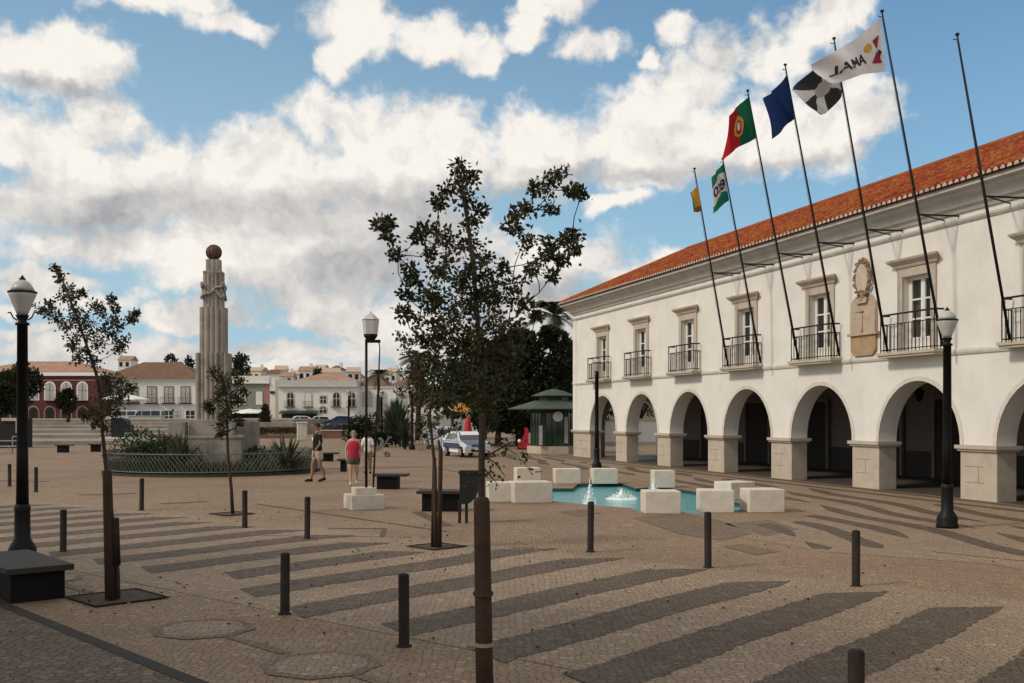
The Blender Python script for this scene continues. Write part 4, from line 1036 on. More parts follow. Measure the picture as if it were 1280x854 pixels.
def person(lab, px, py, topy, rz, skin_m, top_m, bot_m, shoe_m, hair_m, step=.22, fem=False, sleeve=True, shorts=True, hair='short', arm=(.1, .1), bulk=1.0, print_m=None):
    q = gp(px, py); s = (py-topy)/(F/q.y)/1.75
    t = thing('person', lab, 'person', (q.x, q.y, 0), rz); t.scale = (s, s, s)
    k = bulk; hw = .085 if not fem else .09; sh = .19 if not fem else .165
    # facing -Y.  hips, knees, ankles (left = +x), mid stride
    st = step
    pel = (0, 0, .94); 
    def leg(sx, fy):
        kn = (sx*.10, fy*.55-.03-(.03 if fy > 0 else 0), .50); an = (sx*.095, fy, .085+(.03 if fy > 0 else 0)); toe = (sx*.105, fy-.16, .03+(0 if fy <= 0 else .0)); 
        return [(pel, (.135*k, .105*k)), ((sx*hw, 0, .86), .092*k), ((sx*.095, fy*.3, .68), .075*k), (kn, .056), ((sx*.098, fy*.78+.01, .32), .056), (an, .036), ((sx*.10, fy-.07, .045), .036), (toe, .026)]
    def armc(sx, fy):
        sp = (sx*sh, 0, 1.41); el_ = (sx*(sh+.045*k+.015), .03+fy*.3, 1.13); wr = (sx*(sh+.05*k), -.05+fy, .90); pm = (sx*(sh+.045*k), -.07+fy, .83)
        c1 = [((0, 0, 1.42), (.075, .06)), ((sx*.10, 0, 1.425), .058), (sp, .052), ((sx*(sh+.02), .01, 1.30), .045*min(k, 1.15)), (el_, .036), (wr, .026), (pm, (.033, .018))]
        fs = []
        for i_, (dx, dl) in enumerate(((-.026, .060), (-.009, .072), (.009, .078), (.025, .068))):
            b0 = (pm[0], pm[1]+dx, pm[2]-.03); fs.append([(pm, (.033, .018)), (b0, .0095), ((pm[0]-sx*.006, pm[1]+dx*1.1-.008, pm[2]-.03-dl*.6), .0085), ((pm[0]-sx*.018, pm[1]+dx*1.1-.016, pm[2]-.03-dl), .007)])
        fs.append([(wr, .026), ((wr[0]-sx*.01, wr[1]-.035, wr[2]-.035), .011), ((wr[0]-sx*.018, wr[1]-.055, wr[2]-.075), .009)])
        return [c1]+fs
    spine = [(pel, (.135*k, .105*k)), ((0, -.01*k, 1.08), (.125*k, .10*k)), ((0, 0, 1.25), (.145*k, .105*k)), ((0, 0, 1.42), (.075, .06)), ((0, -.005, 1.50), .052), ((0, -.02, 1.55), (.058, .068)), ((0, -.022, 1.62), (.074, .090)), ((0, -.012, 1.69), (.070, .085)), ((0, -.005, 1.735), (.040, .05))]
    ch = [spine, leg(1, st*.5), leg(-1, -st*.5)]+armc(1, -arm[0])+armc(-1, arm[1])
    body = skin('body', ch, skin_m, t)
    # face
    b = MB(); b.ball((.03, -.107, 1.635), .011, 6); b.ball((-.03, -.107, 1.635), .011, 6); b.build('eyes', M_dark0, t, smooth=True)
    b = MB(); b.tube([(0, -.105, 1.645), (0, -.128, 1.605), (0, -.108, 1.598)], [.008, .014, .010], 6); b.ball((.078, -.01, 1.61), .022, 6, (.4, 1, 1)); b.ball((-.078, -.01, 1.61), .022, 6, (.4, 1, 1)); b.build('nose_and_ears', skin_m, t, smooth=True)
    b = MB(); b.box((-.022, -.112, 1.571), (.022, -.100, 1.578)); b.build('mouth', mat('lips', (.20, .06, .05), .6), t)
    # hair cap
    b = MB(); b.smooth = True; n1, n2 = 14, 9; P = []
    for i in range(n2+1):
        for j in range(n1):
            ph = math.pi*.62*i/n2; a = 2*math.pi*j/n1; fr = -math.sin(a)
            if fr > 0: ph *= .72
            r_ = (.086, .102, .10); P.append((r_[0]*math.sin(ph)*math.cos(a), -.008+r_[1]*math.sin(ph)*math.sin(a), 1.655+r_[2]*math.cos(ph)))
    b.add(P, [(i*n1+j, i*n1+(j+1) % n1, (i+1)*n1+(j+1) % n1, (i+1)*n1+j) for i in range(n2) for j in range(n1)])
    if hair == 'long':
        b.tube([(0, .07, 1.68), (0, .085, 1.60), (0, .08, 1.52)], [.07, .075, .05], 10)
        for sx in (-1, 1): b.tube([(sx*.07, 0, 1.68), (sx*.085, .0, 1.60), (sx*.075, .02, 1.54)], [.03, .03, .015], 8)
    b.build('hair', hair_m, t)
    # top
    g_ = 1.10
    tc_ = [((0, 0, .80), (.150*k*g_, .118*k*g_)), ((0, 0, .95), (.146*k*g_, .116*k*g_)), ((0, -.012*k, 1.08), (.128*k*g_, .105*k*g_)), ((0, 0, 1.25), (.150*k*g_, .110*k*g_)), ((0, 0, 1.40), (.10, .075))]
    chs = [tc_]
    if sleeve:
        for sx in (1, -1): chs.append([((0, 0, 1.40), (.10, .075)), ((sx*.12, 0, 1.415), .070), ((sx*(sh+.012), .003, 1.37), .070), ((sx*(sh+.035), .02, 1.22), .062), ((sx*(sh+.045*k+.012), .03, 1.12), .058)])
    else:
        for sx in (1, -1): chs.append([((0, 0, 1.40), (.10, .075)), ((sx*.10, 0, 1.44), (.052, .066))])
    skin('shirt' if sleeve else 'tank_top', chs, top_m, t)
    if print_m:
        b = MB(); b.lathe([(.06, 0), (.06, .006), (.001, .007)], n=10, T=lambda x, y, z: (x+.03, -.125*k*g_-z, y+1.27)); b.build('shirt_print', print_m, t)
    lo = .52 if shorts else .12
    bc = [[((0, 0, 1.02), (.140*k, .112*k)), ((0, 0, .88), (.138*k, .112*k))]]
    for sx, fy in ((1, st*.5), (-1, -st*.5)):
        c_ = [((0, 0, .88), (.138*k, .112*k)), ((sx*.095, fy*.15, .78), .100*k), ((sx*.10, fy*.42, .60), .088*k)]
        if not shorts: c_ += [((sx*.10, fy*.55-.02, .50), .075), ((sx*.098, fy*.8+.01, .30), .066), ((sx*.095, fy, .13+(.03 if fy > 0 else 0)), .056)]
        bc.append(c_)
    skin('shorts' if shorts else 'trousers', bc, bot_m, t)
    for sx, fy in ((1, st*.5), (-1, -st*.5)):
        up = .03 if fy > 0 else 0
        b = MB(); b.smooth = True
        b.tube([(sx*.097, fy+.05, .04+up), (sx*.10, fy-.02, .048+up), (sx*.103, fy-.12, .038), (sx*.106, fy-.19, .026)], [.034, .048, .044, .024], 9); b.build('shoe', shoe_m, t)
    return t
sk1 = mat('tanned_skin', (.28, .15, .09), .6, .05); sk2 = mat('pale_skin', (.46, .30, .22), .6, .05)
person('man in a black T-shirt and cream shorts walking past the monument railing', 397, 602, 528.5, R(-62), sk1, mat('black_jersey', (.012, .012, .014), .9), mat('cream_cotton', (.50, .43, .35), .9), mat('dark_leather', (.015, .012, .01), .6), mat('brown_hair', (.035, .02, .012), .8), step=.34, arm=(.12, .10), print_m=M_white, bulk=1.18)
person('woman in a crimson tank top and grey shorts walking towards the camera', 442, 606, 538, R(10), sk2, mat('crimson_jersey', (.43, .020, .055), .85), mat('grey_shorts_cloth', (.11, .095, .085), .9), mat('pale_shoe', (.52, .47, .36), .7), mat('grey_blond_hair', (.24, .19, .15), .8), step=.2, fem=True, sleeve=False, hair='long', arm=(.02, .05), bulk=1.36)
person('person in a white top and tan trousers behind the twin lamp posts', 459.5, 592, 538.5, R(185), sk2, M_white, mat('tan_cotton', (.26, .19, .13), .9), M_black, mat('dark_hair', (.02, .015, .012), .8), step=.15, shorts=False, hair='long', fem=True)
# pushchair
q = gp(475, 571); t = thing('pushchair', 'grey pushchair on thin wheels behind the lamp with two posts', 'pushchair', (q.x, q.y, 0), R(10))
mg = mat('grey_canvas', (.17, .17, .16), .9)
b = MB(); b.prism([(-.30, .35), (-.10, .30), (.12, .42), (.22, .85), (.05, 1.02), (-.10, .95), (.06, .80), (-.02, .55), (-.30, .52)], -.22, .22, lambda x, y, z: (x, z, y)); b.build('seat', mg, t)
b = MB()
for y in (-.22, .22):
    b.tube([(-.42, y, .12), (.1, y, .42), (.48, y, 1.02), (.58, y, 1.02)], .014, 5); b.tube([(.38, y, .12), (-.05, y, .40)], .014, 5)
b.tube([(.58, -.22, 1.02), (.58, .22, 1.02)], .018, 5); b.build('frame', mat('dull_metal', (.3, .3, .3), .4, metal=.5), t)
for x in (-.42, .38):
    for y in (-.26, .26):
        b = MB(); P = [(x+.12*math.cos(a), y, .12+.12*math.sin(a)) for a in [2*math.pi*j/16 for j in range(17)]]; b.tube(P, .018, 5, False); b.tube([(x-.1, y, .12), (x+.1, y, .12)], .008, 4); b.tube([(x, y, .02), (x, y, .22)], .008, 4); b.build('wheel', M_tyre, t)

# ------------------------------------------------------------------ vehicles
def car(lab, x, y, z, rz, kind='car', bodym=M_carwhite, hoodm=None, grp=None, name='car', stripe=None):
    t = thing(name, lab, 'van' if kind == 'van' else 'car', (x, y, z), rz, grp)
    # profile in (length, height), nose at -x
    if kind == 'van':
        Lc, wd, low = 4.7, .92, [(-2.35, .32), (-2.35, .75), (-2.2, .98), (-1.55, 1.10)]
        roof = [(-1.0, 1.78), (-.8, 1.88), (2.1, 1.92), (2.3, 1.80)]; tail = [(2.36, 1.1), (2.36, .34)]
        wx = (-1.5, 1.5)
    else:
        Lc, wd, low = 4.1, .87, [(-2.05, .28), (-2.08, .58), (-1.95, .74), (-1.05, .95)]
        roof = [(-.35, 1.40), (.0, 1.48), (1.0, 1.46), (1.45, 1.34)]; tail = [(1.95, .95), (2.05, .8), (2.03, .30)]
        wx = (-1.28, 1.28)
    beltf, beltr = low[-1], tail[0]
    def ring(prof, w): return [(px_, w, pz) for px_, pz in prof]
    lower = low+[((beltf[0]+beltr[0])/2, (beltf[1]+beltr[1])/2+.01)]+tail
    b = MB(); n = len(lower)
    secs = [(-1, wd*.93), (-.96, wd), (.96, wd), (1, wd*.93)]
    def side(w, sh): return [(px_*(1-sh*.02), w, pz-(sh*.03 if pz > .6 else 0)) for px_, pz in lower]
    rings = [side(-wd*.9, 1), side(-wd, 0), side(wd, 0), side(wd*.9, 1)]
    b.add([p for r_ in rings for p in r_], [(i*n+k, i*n+(k+1) % n, (i+1)*n+(k+1) % n, (i+1)*n+k) for i in range(3) for k in range(n)]+[list(range(n)), list(range(3*n, 4*n))[::-1]])
    body = fixn(b.build('body', bodym, t))
    b = MB(); cab = [beltf]+roof+[beltr]; n = len(cab)
    wi = lambda pz: wd-.04-(pz-.95)*.22*(.5 if kind == 'van' else 1.3)
    P = [(px_, -wi(pz), pz) for px_, pz in cab]+[(px_, wi(pz), pz) for px_, pz in cab]
    b.add(P, [(k, k+1, n+k+1, n+k) for k in range(n-1)]+[list(range(n)), list(range(n, 2*n))]); fixn(b.build('cabin', bodym, t))
    def glass(nm, pts): 
        bb = MB(); bb.add(pts, [list(range(len(pts)))]); bb.build(nm, M_carglass, t)
    def lerp(a, c, f_): return tuple(a[i]+(c[i]-a[i])*f_ for i in range(3))
    a0, a1, b0, b1 = (beltf[0]-.012, -wi(beltf[1])+.06, beltf[1]+.03), (beltf[0]-.012, wi(beltf[1])-.06, beltf[1]+.03), (roof[0][0]-.012, -wi(roof[0][1])+.05, roof[0][1]-.02), (roof[0][0]-.012, wi(roof[0][1])-.05, roof[0][1]-.02)
    glass('windscreen', [a0, a1, b1, b0])
    for sg in (-1, 1):
        zt_ = roof[1][1]-.10; zb_ = beltf[1]+.05
        xs = [beltf[0]+.22, .15, .95 if kind != 'van' else .7] if kind != 'van' else [-1.3, -.2, 1.0]
        xe = [(.10, beltf[0]+.85), (1.2, None)] if kind != 'van' else None
        if kind == 'van': qs = [((-1.35, zb_), (-.45, zb_), (-.45, zt_), (-.98, zt_)), ((-.35, zb_), (.8, zb_), (.8, zt_), (-.35, zt_)), ((.9, zb_), (2.15, zb_), (2.1, zt_), (.9, zt_))]
        else: qs = [((beltf[0]+.2, zb_), (.12, zb_), (.12, zt_), (-.28, zt_)), ((.20, zb_), (1.6, zb_-.02), (1.25, zt_-.03), (.20, zt_))]
        for qd in qs: glass('side_window', [(px_, sg*(wi(pz)+.012), pz) for px_, pz in qd])
    glass('rear_window', [(beltr[0]+.012, -.6, beltr[1]+.05), (beltr[0]+.012, .6, beltr[1]+.05), (roof[-1][0]+.014, .55, roof[-1][1]-.06), (roof[-1][0]+.014, -.55, roof[-1][1]-.06)])
    if hoodm:
        bb = MB(); p_, p0, p1 = low[1], low[2], low[3]; w1, w2 = wd*.80, wd*.90
        bb.add([(p_[0]-.02, -w1, p_[1]+.06), (p_[0]-.02, w1, p_[1]+.06), (p0[0]-.01, w1, p0[1]+.03), (p0[0]-.01, -w1, p0[1]+.03), (p1[0]-.02, w2, p1[1]+.03), (p1[0]-.02, -w2, p1[1]+.03)], [(0, 1, 2, 3), (3, 2, 4, 5)]); bb.build('bonnet', hoodm, t)
        for sg in (-1, 1):
            bb = MB(); bb.quad((-1.0, sg*(wd+.008), .52), (1.8, sg*(wd+.008), .52), (1.8, sg*(wd+.008), .82), (-1.0, sg*(wd+.008), .82)); bb.build('side_stripe', hoodm, t)
    nx = low[1][0]
    for sg in (-1, 1):
        bb = MB(); bb.bevbox((nx-.02, sg*wd*.74-.20, .60), (nx+.12, sg*wd*.74+.16, .74), .02); bb.build('headlight', M_light_lens, t)
    bb = MB(); bb.box((nx-.018, -.45, .34), (nx+.05, .45, .50)); bb.build('grille', M_tyre, t)
    bb = MB(); bb.box((nx-.03, -.24, .44), (nx-.019, .24, .52)); bb.build('number_plate', M_white, t)
    for sg in (-1, 1):
        bb = MB(); bb.bevbox((beltf[0]+.25, sg*(wd+.02)-.08, beltf[1]+.02), (beltf[0]+.37, sg*(wd+.02)+.08, beltf[1]+.16), .02); bb.build('wing_mirror', bodym, t)
    for wx_ in wx:
        for sg in (-1, 1):
            rw = .32 if kind != 'van' else .34; TW_ = lambda x_, y_, z_: (x_+wx_, z_+sg*(wd-.09), y_+rw)
            bb = MB(); bb.lathe([(rw*.6, -.10), (rw*.95, -.10), (rw, -.07), (rw, .07), (rw*.95, .10), (rw*.6, .10)], n=18, T=TW_); w_ = bb.build('wheel', M_tyre, t)
            bb = MB(); bb.lathe([(rw*.6, -.107), (rw*.62, .107), (.05, .112)], n=12, T=TW_); bb.build('rim', M_rim, w_)
    return t
q = gp(574, 572); car('white patrol car with a dark blue bonnet parked behind the twin stemmed tree', q.x+.3, q.y+1.4, 0, R(113), hoodm=M_carblue).scale = (.86, .86, .90)
q = gp(553, 566); car('pale car parked just left of the white and blue patrol car', q.x-.2, q.y+6, 0, R(110), bodym=mat('silver_car', (.45, .46, .47), .3))
# ------------------------------------------------------------------ kiosk and things beside it
q = gp(694, 568); kq = Vector((q.x, q.y+2.0, 0)); ks = F/kq.y
t = thing('kiosk', 'dark green kiosk with a two tier green roof beside the town hall', 'kiosk', kq, R(0))
def hexa(r, a0=0): return [(r*math.cos(a0+k*math.pi/3), r*math.sin(a0+k*math.pi/3)) for k in range(6)]
b = MB(); b.prism(hexa(1.55), 0, .42); b.build('plinth', M_stone, t)
b = MB(); b.prism(hexa(1.35), .421, 2.55); b.build('body', M_kgreen, t)
b = MB(); b.lathe([(2.65, 2.50), (2.70, 2.56), (1.1, 3.05), (.9, 3.02)], n=6); b.build('roof', M_kroof, t)
b = MB(); b.prism(hexa(.85), 3.021, 3.30); b.build('roof_drum', M_kgreen, t)
b = MB(); b.lathe([(1.30, 3.28), (1.32, 3.32), (.5, 3.62), (.03, 3.72)], n=6); b.build('upper_roof', M_kroof, t)
for k in range(6):
    a = (k+.5)*math.pi/3; nn_ = Vector((math.cos(a), math.sin(a), 0)); s_ = Vector((-math.sin(a), math.cos(a), 0)); ap = 1.35*math.cos(math.pi/6)
    b = MB(); P = [nn_*(ap+.012)+s_*x for x in (-.48, .48)]
    b.add([(P[0].x, P[0].y, 1.25), (P[1].x, P[1].y, 1.25), (P[1].x, P[1].y, 2.3), (P[0].x, P[0].y, 2.3)], [(0, 1, 2, 3)]); b.build('window', M_carglass, t)
    b = MB()
    for x in (-.52, -.16, .16, .52): b.tube([nn_*(ap+.02)+s_*x+Vector((0, 0, .5)), nn_*(ap+.02)+s_*x+Vector((0, 0, 2.45))], .03, 4)
    b.build('mullion', M_kgreen, t)
b = MB(); b.lathe([(.27, 0), (.29, .05), (.001, .06)], n=16, T=lambda x, y, z: (x+.18, -1.36-z, y+2.12)); b.build('round_sign', M_white, t)
b = MB(); b.box((-.9, -1.5, .5), (-.7, -1.36, 1.6)); b.box((.55, -1.4, .6), (.75, -1.28, 2.1)); b.build('poster_frame', mat('pale_poster', (.4, .38, .34), .7), t)
q = gp(656, 562); t = thing('red_kiddie_ride', 'bright red upright stand left of the green kiosk', 'stand', (q.x, q.y, 0), 0)
b = MB(); b.prism([(-.42, 0), (.42, 0), (.42, .35), (.30, .45), (.26, 1.1), (.20, 1.35), (.02, 1.42), (-.02, 1.1), (-.16, .55), (-.42, .45)], -.25, .25, lambda x, y, z: (x, z, y)); b.build('body', M_red, t)
b = MB(); b.box((-.46, -.28, .0), (.46, .28, .08)); b.build('base', M_black, t)
b = MB(); b.ball((-.34, -.2, .55), .12, 8); b.build('pale_knob', M_white, t)
t.name = 'red_stand'
q = gp(670, 566); t = thing('stone_pedestal', 'pale box pedestal between the red stand and the green kiosk', 'pedestal', (q.x, q.y, 0))
b = MB(); b.bevbox((-.42, -.3, .55), (.5, .3, 1.15), .02); b.build('box', M_stone, t)
b = MB(); b.box((-.02, -.2, 0), (.22, .2, .549)); b.build('foot', M_stone, t)
def parasol(px, py, z0, hgt, r, m, lab, folded=False, grp=None):
    q = gp(px, py, z0); t = thing('parasol', lab, 'parasol', (q.x, q.y, z0), 0, grp)
    b = MB(); b.tube([(0, 0, 0), (0, 0, hgt)], .03, 6); b.build('pole', M_fence, t)
    b = MB()
    if folded: b.lathe([(.05, hgt*.30), (.20, hgt*.42), (.24, hgt*.6), (.16, hgt*.82), (.03, hgt)], n=9)
    else: b.lathe([(r, hgt*.80), (r*.98, hgt*.84), (r*.5, hgt*.93), (.03, hgt)], n=8)
    b.build('canopy', m, t)
parasol(585, 566, 0, 2.2, .5, M_red, 'folded red parasol behind the patrol car', True)
parasol(577, 561, 0, 3.0, .75, M_yellow, 'yellow ochre parasol behind the patrol car', False)

# ------------------------------------------------------------------ background trees
def tree(name, x, Y, z0, hgt, w, lab, m=M_leafd, n=4500, ls=.30, seed=0, trunk=.25, d=None, grp='background trees', cz=.25, blobs=16):
    rr = random.Random(seed); t = thing(name, lab, 'tree', (x, Y, z0), 0, grp); d = d or w
    b = MB(); b.smooth = True; tops = []
    b.tube([(0, 0, -.1), (.05, 0, hgt*.2), (0, .1, hgt*.5)], [trunk, trunk*.8, trunk*.5], 8)
    cl = []
    for k in range(blobs):
        u = rr.random(); zz = hgt*(cz+(1-cz)*(.12+.80*u)); env = math.sin(math.pi*min(1, .22+.70*u))
        a = rr.uniform(0, 6.28); r_ = math.sqrt(rr.random())*.40*env
        c_ = Vector((r_*w*math.cos(a), r_*d*math.sin(a), zz)); cl.append((c_, rr.uniform(.15, .26)*env+.05))
        b.tube([(0, .05, hgt*.4*rr.uniform(.6, 1)), c_*.6+Vector((0, 0, hgt*.15)), c_], [trunk*.4, trunk*.22, .02], 5)
    b.build('trunk', M_bark, t)
    lv = MB()
    for k in range(n):
        c_, q_ = rr.choice(cl); v = Vector((rr.gauss(0, 1), rr.gauss(0, 1), rr.gauss(0, 1))).normalized()
        p_ = c_+Vector((v.x*w*q_, v.y*d*q_, v.z*hgt*q_*.7))*rr.uniform(.45, 1.08)**.8
        if p_.z < hgt*.06: continue
        leafquad(lv, p_, v+Vector((rr.uniform(-.6, .6), rr.uniform(-.6, .6), rr.uniform(-.4, .5))), ls*rr.uniform(.6, 1.3), ls*.6, rr)
    lv.build('crown', m, t); return t
def tpx(name, px, ytop, Y, wpx, lab, z0=0., **k):
    s = F/Y; return tree(name, (px-640)/s, Y, z0, H+(YH-ytop)/s-z0, wpx/s, lab, **k)
tpx('evergreen_tree', 600, 428, 78, 120, 'broad dark evergreen behind the foreground tree, left of the dark mass', seed=1, n=6500, ls=.34, cz=.30)
tpx('evergreen_tree', 648, 415, 76, 110, 'dark evergreen towering over the red stand and kiosk roof', seed=2, n=7500, ls=.38, cz=.20)
tpx('evergreen_tree', 694, 408, 76, 90, 'dark evergreen directly above the green kiosk, against the white corner', seed=3, n=7000, ls=.34, cz=.10)
tpx('evergreen_tree', 622, 470, 74, 80, 'lower dark tree between the patrol car and the red stand', seed=4, n=5000, ls=.30, cz=.22)
tpx('evergreen_tree', 730, 440, 84, 90, 'dark tree seen through the farthest arches', seed=5, n=4000, ls=.36)
tpx('evergreen_tree', 800, 470, 95, 90, 'tree behind the end of the arcade, seen through the second arch', seed=6, n=1200, ls=.4, cz=.4)
tpx('evergreen_tree', 672, 470, 84, 110, 'dense low tree filling the gap left of the kiosk', seed=7, n=6500, ls=.34, cz=.02)
def palm(px, ycrown, Y, lf, lab, z0=0, skirt=0, n=26, seed=0, tr=.22, m=M_palm):
    s = F/Y; hh = H+(YH-ycrown)/s-z0; rr = random.Random(seed); t = thing('palm_tree', lab, 'palm tree', ((px-640)/s, Y, z0), 0, 'background palms')
    b = MB(); b.smooth = True; b.tube([(0, 0, 0), (.08, 0, hh*.5), (0, 0, hh)], [tr*1.15, tr, tr*.9], 9); b.build('trunk', M_bark, t)
    fr = MB()
    for k in range(n):
        a = rr.uniform(0, 6.28); up = rr.uniform(-.15, 1.2); l = lf*rr.uniform(.8, 1.1); P = []
        for j in range(8):
            u = j/7; P.append(Vector((l*u*math.cos(up)*math.cos(a), l*u*math.cos(up)*math.sin(a), hh+l*u*math.sin(up)-l*.55*u*u)))
        fr.tube(P, [.025*(1-.8*j/7) for j in range(8)], 3, False)
        sd_ = Vector((-math.sin(a), math.cos(a), 0))
        for j in range(26):
            u = .12+.88*j/26; i0 = min(6, int(u*7)); f_ = u*7-i0; p_ = P[i0]*(1-f_)+P[i0+1]*f_; dr = (P[i0+1]-P[i0]).normalized(); ll = lf*.26*math.sin(math.pi*min(1, .25+.72*(1-u)))
            for sg in (-1, 1):
                e = p_+(sd_*sg+dr*.7+Vector((0, 0, -.35))).normalized()*ll; w_ = dr*.035*lf/2.2
                fr.add([p_-w_, p_+w_, e], [(0, 1, 2)])
    fr.build('fronds', m, t)
    if skirt:
        sk = MB()
        for k in range(420):
            a = rr.uniform(0, 6.28); z = hh-.1-rr.random()*skirt; r_ = tr+rr.uniform(0, .55)*(1-(hh-z)/skirt*.5)
            leafquad(sk, Vector((r_*math.cos(a), r_*math.sin(a), z)), Vector((math.cos(a)*.5, math.sin(a)*.5, -1)), .7, .16, rr)
        sk.build('dry_skirt', M_skirt, t)
    return t
palm(694, 396, 92, 3.6, 'palm whose fronds rise over the dark evergreens next to the white corner', seed=1, n=30)
palm(522, 449, 92, 2.0, 'palm with a thick brown skirt above the spiky bush', skirt=3.6, seed=2, n=40, m=M_leaf)
palm(473, 470, 150, 2.6, 'small distant palm right of the double post lamp head', seed=3, n=26)
q = gp(496, 556); 
rosette('spiky_bush', q.x, q.y, 2.0, 2.9, 190, 'large grey green spiky bush between the distant lamp posts', M_leafg, 'bush', seed=11)
q = gp(487, 559); bush('bush', q.x, q.y, 2.6, 1.8, 1.2, 1400, .2, 'low dark bush at the foot of the spiky bush', M_leafd, seed=12)
q = gp(455, 553); bush('bush', q.x, q.y, 2.6, 1.8, 2.3, 2200, .2, 'rounded dark shrub behind the woman in red', M_leafd, seed=13)
q = gp(508, 562); rosette('spiky_bush', q.x, q.y-1, .9, 1.5, 60, 'small dark spiky plant right of the large spiky bush', M_leafd, 'bush', seed=14)
# ------------------------------------------------------------------ terrace steps, upper street, far shore
b = MB(); 
ys = [(558, .10), (552, .35), (546, .62), (541, .86), (536, 1.08), (531, 1.30)]
Yp = 76
for k in range(6):
    y0 = 78+k*9.5; b.box((-62-k*4, y0, -.01), (-28+k*1.0-(3 if k % 2 else 0), 300 if k == 5 else y0+9.48+.5, .28*(k+1)))
struct(b.build('terrace_steps', mat('pale_terrace_stone', (.27, .23, .185), .85, .25, .8, col2=(.17, .14, .11))))
b = MB(); b.box((-28, 128, -.01), (-4, 300, 1.0)); b.box((-4, 140, -.01), (60, 300, .6)); struct(b.build('upper_street', mat('street_paving', (.22, .18, .145), .9, .2, .6)))
b = MB(); nxh, nyh = 60, 24; rr = random.Random(4)
def hillz(x, y): 
    u = max(0, min(1, (y-235)/130)); return -1.5+u*u*(3-2*u)*(9.5+3.5*math.sin(x*.021+1.0)+2*math.sin(x*.06))
P = [(-260+520*i/nxh, 225+500*j/nyh, hillz(-260+520*i/nxh, 225+500*j/nyh)) for j in range(nyh+1) for i in range(nxh+1)]
b.add(P, [(j*(nxh+1)+i, j*(nxh+1)+i+1, (j+1)*(nxh+1)+i+1, (j+1)*(nxh+1)+i) for j in range(nyh) for i in range(nxh)])
struct(b.build('hill', mat('hill_scrub', (.10, .085, .05), .95, .3, .05)))
# unseen trees added beside the view so their crowns shade the near paving
for x_, y_, sd_, lab in ((-11.0, 6.4, 51, 'unseen tree added for shade beyond the lower left corner, nearest the bench'), (-17.5, 9.5, 52, 'unseen tree added for shade left of the picture, beyond the left street lamp')):
    tree('added_shade_tree', x_, y_, 0, 10.5, 9.5, lab, m=M_leafd, n=7500, ls=.32, seed=sd_, blobs=22, cz=.55, grp='unseen trees added to shade the square', trunk=.2)
# ------------------------------------------------------------------ far buildings
M_rw = mat('ox_red_wall', (.105, .032, .029), .85, .1, .8); M_roofb = mat('brown_tile_roof', (.175, .095, .058), .9, .25, 1.5, col2=(.10, .06, .042)); M_roofp = mat('pinkish_tile_roof', (.36, .215, .145), .9, .2, 1.0); M_whw = mat('far_white_wall', (.72, .69, .64), .85, .08, .6); M_ggw = mat('grey_green_wall', (.24, .245, .21), .85, .08, .6); M_cream = mat('cream_wall', (.66, .58, .48), .85, .08, .6)
M_fwin = mat('far_dark_window', (.018, .017, .016), .4); M_fpale = mat('far_pale_window', (.42, .41, .38), .4, .1, 3); M_shut = mat('grey_green_shutter', (.16, .17, .15), .7)
def hiproof(b, x0, x1, y0, y1, z0, rise, ov=.4, inset=None):
    x0 -= ov; x1 += ov; y0 -= ov; y1 += ov; r_ = inset if inset is not None else min((x1-x0), (y1-y0))/2
    ym = (y0+y1)/2; r_ = min(r_, (x1-x0)/2-.01)
    p = [(x0, y0, z0), (x1, y0, z0), (x1, y1, z0), (x0, y1, z0), (x0+r_, ym, z0+rise), (x1-r_, ym, z0+rise)]
    b.add(p, [(0, 1, 5, 4), (2, 3, 4, 5), (1, 2, 5), (3, 0, 4), (0, 3, 2, 1)])
def winfar(par, xc, z0, w, hh, m, arch=False, fm=None, d=.0, balc=False, bar=None):
    b = MB()
    def prof(w_, h_, z_):
        if not arch: return [(xc-w_/2, z_), (xc+w_/2, z_), (xc+w_/2, z_+h_), (xc-w_/2, z_+h_)]
        r_ = w_/2; return [(xc-r_, z_), (xc+r_, z_)]+[(xc+r_*math.cos(a), z_+h_-r_+r_*math.sin(a)) for a in [math.pi*k/10 for k in range(11)]]
    pf = prof(w+.36, hh+.30, z0-.08); b.prism(pf, .0, .07, lambda x, y, z: (x, -z-.002, y)); o = b.build('window', fm or M_stone, par)
    b = MB(); pf = prof(w, hh, z0); b.prism(pf, .072, .085, lambda x, y, z: (x, -z-.002, y)); b.build('pane', m, o)
    b = MB(); b.box((xc-.04, -.12, z0), (xc+.04, -.088, z0+hh-.02)); b.box((xc-w/2+.01, -.115, z0+hh*.55), (xc+w/2-.01, -.088, z0+hh*.55+.07)); b.build('glazing_bar', bar or (M_white if m is not M_fpale else M_shut), o)
    if balc:
        b = MB(); b.box((xc-w*.9, -.6, z0-.2), (xc+w*.9, -.10, z0-.08))
        for k in range(8): xx = xc-w*.88+w*1.76*k/7; b.box((xx-.02, -.6, z0-.08), (xx+.02, -.57, z0+.85))
        b.box((xc-w*.9, -.61, z0+.85), (xc+w*.9, -.56, z0+.90)); b.build('balcony', M_iron, o)
def fp(px, Y): return (px-640)/F*Y
def fz(py, Y): return H+(YH-py)/F*Y
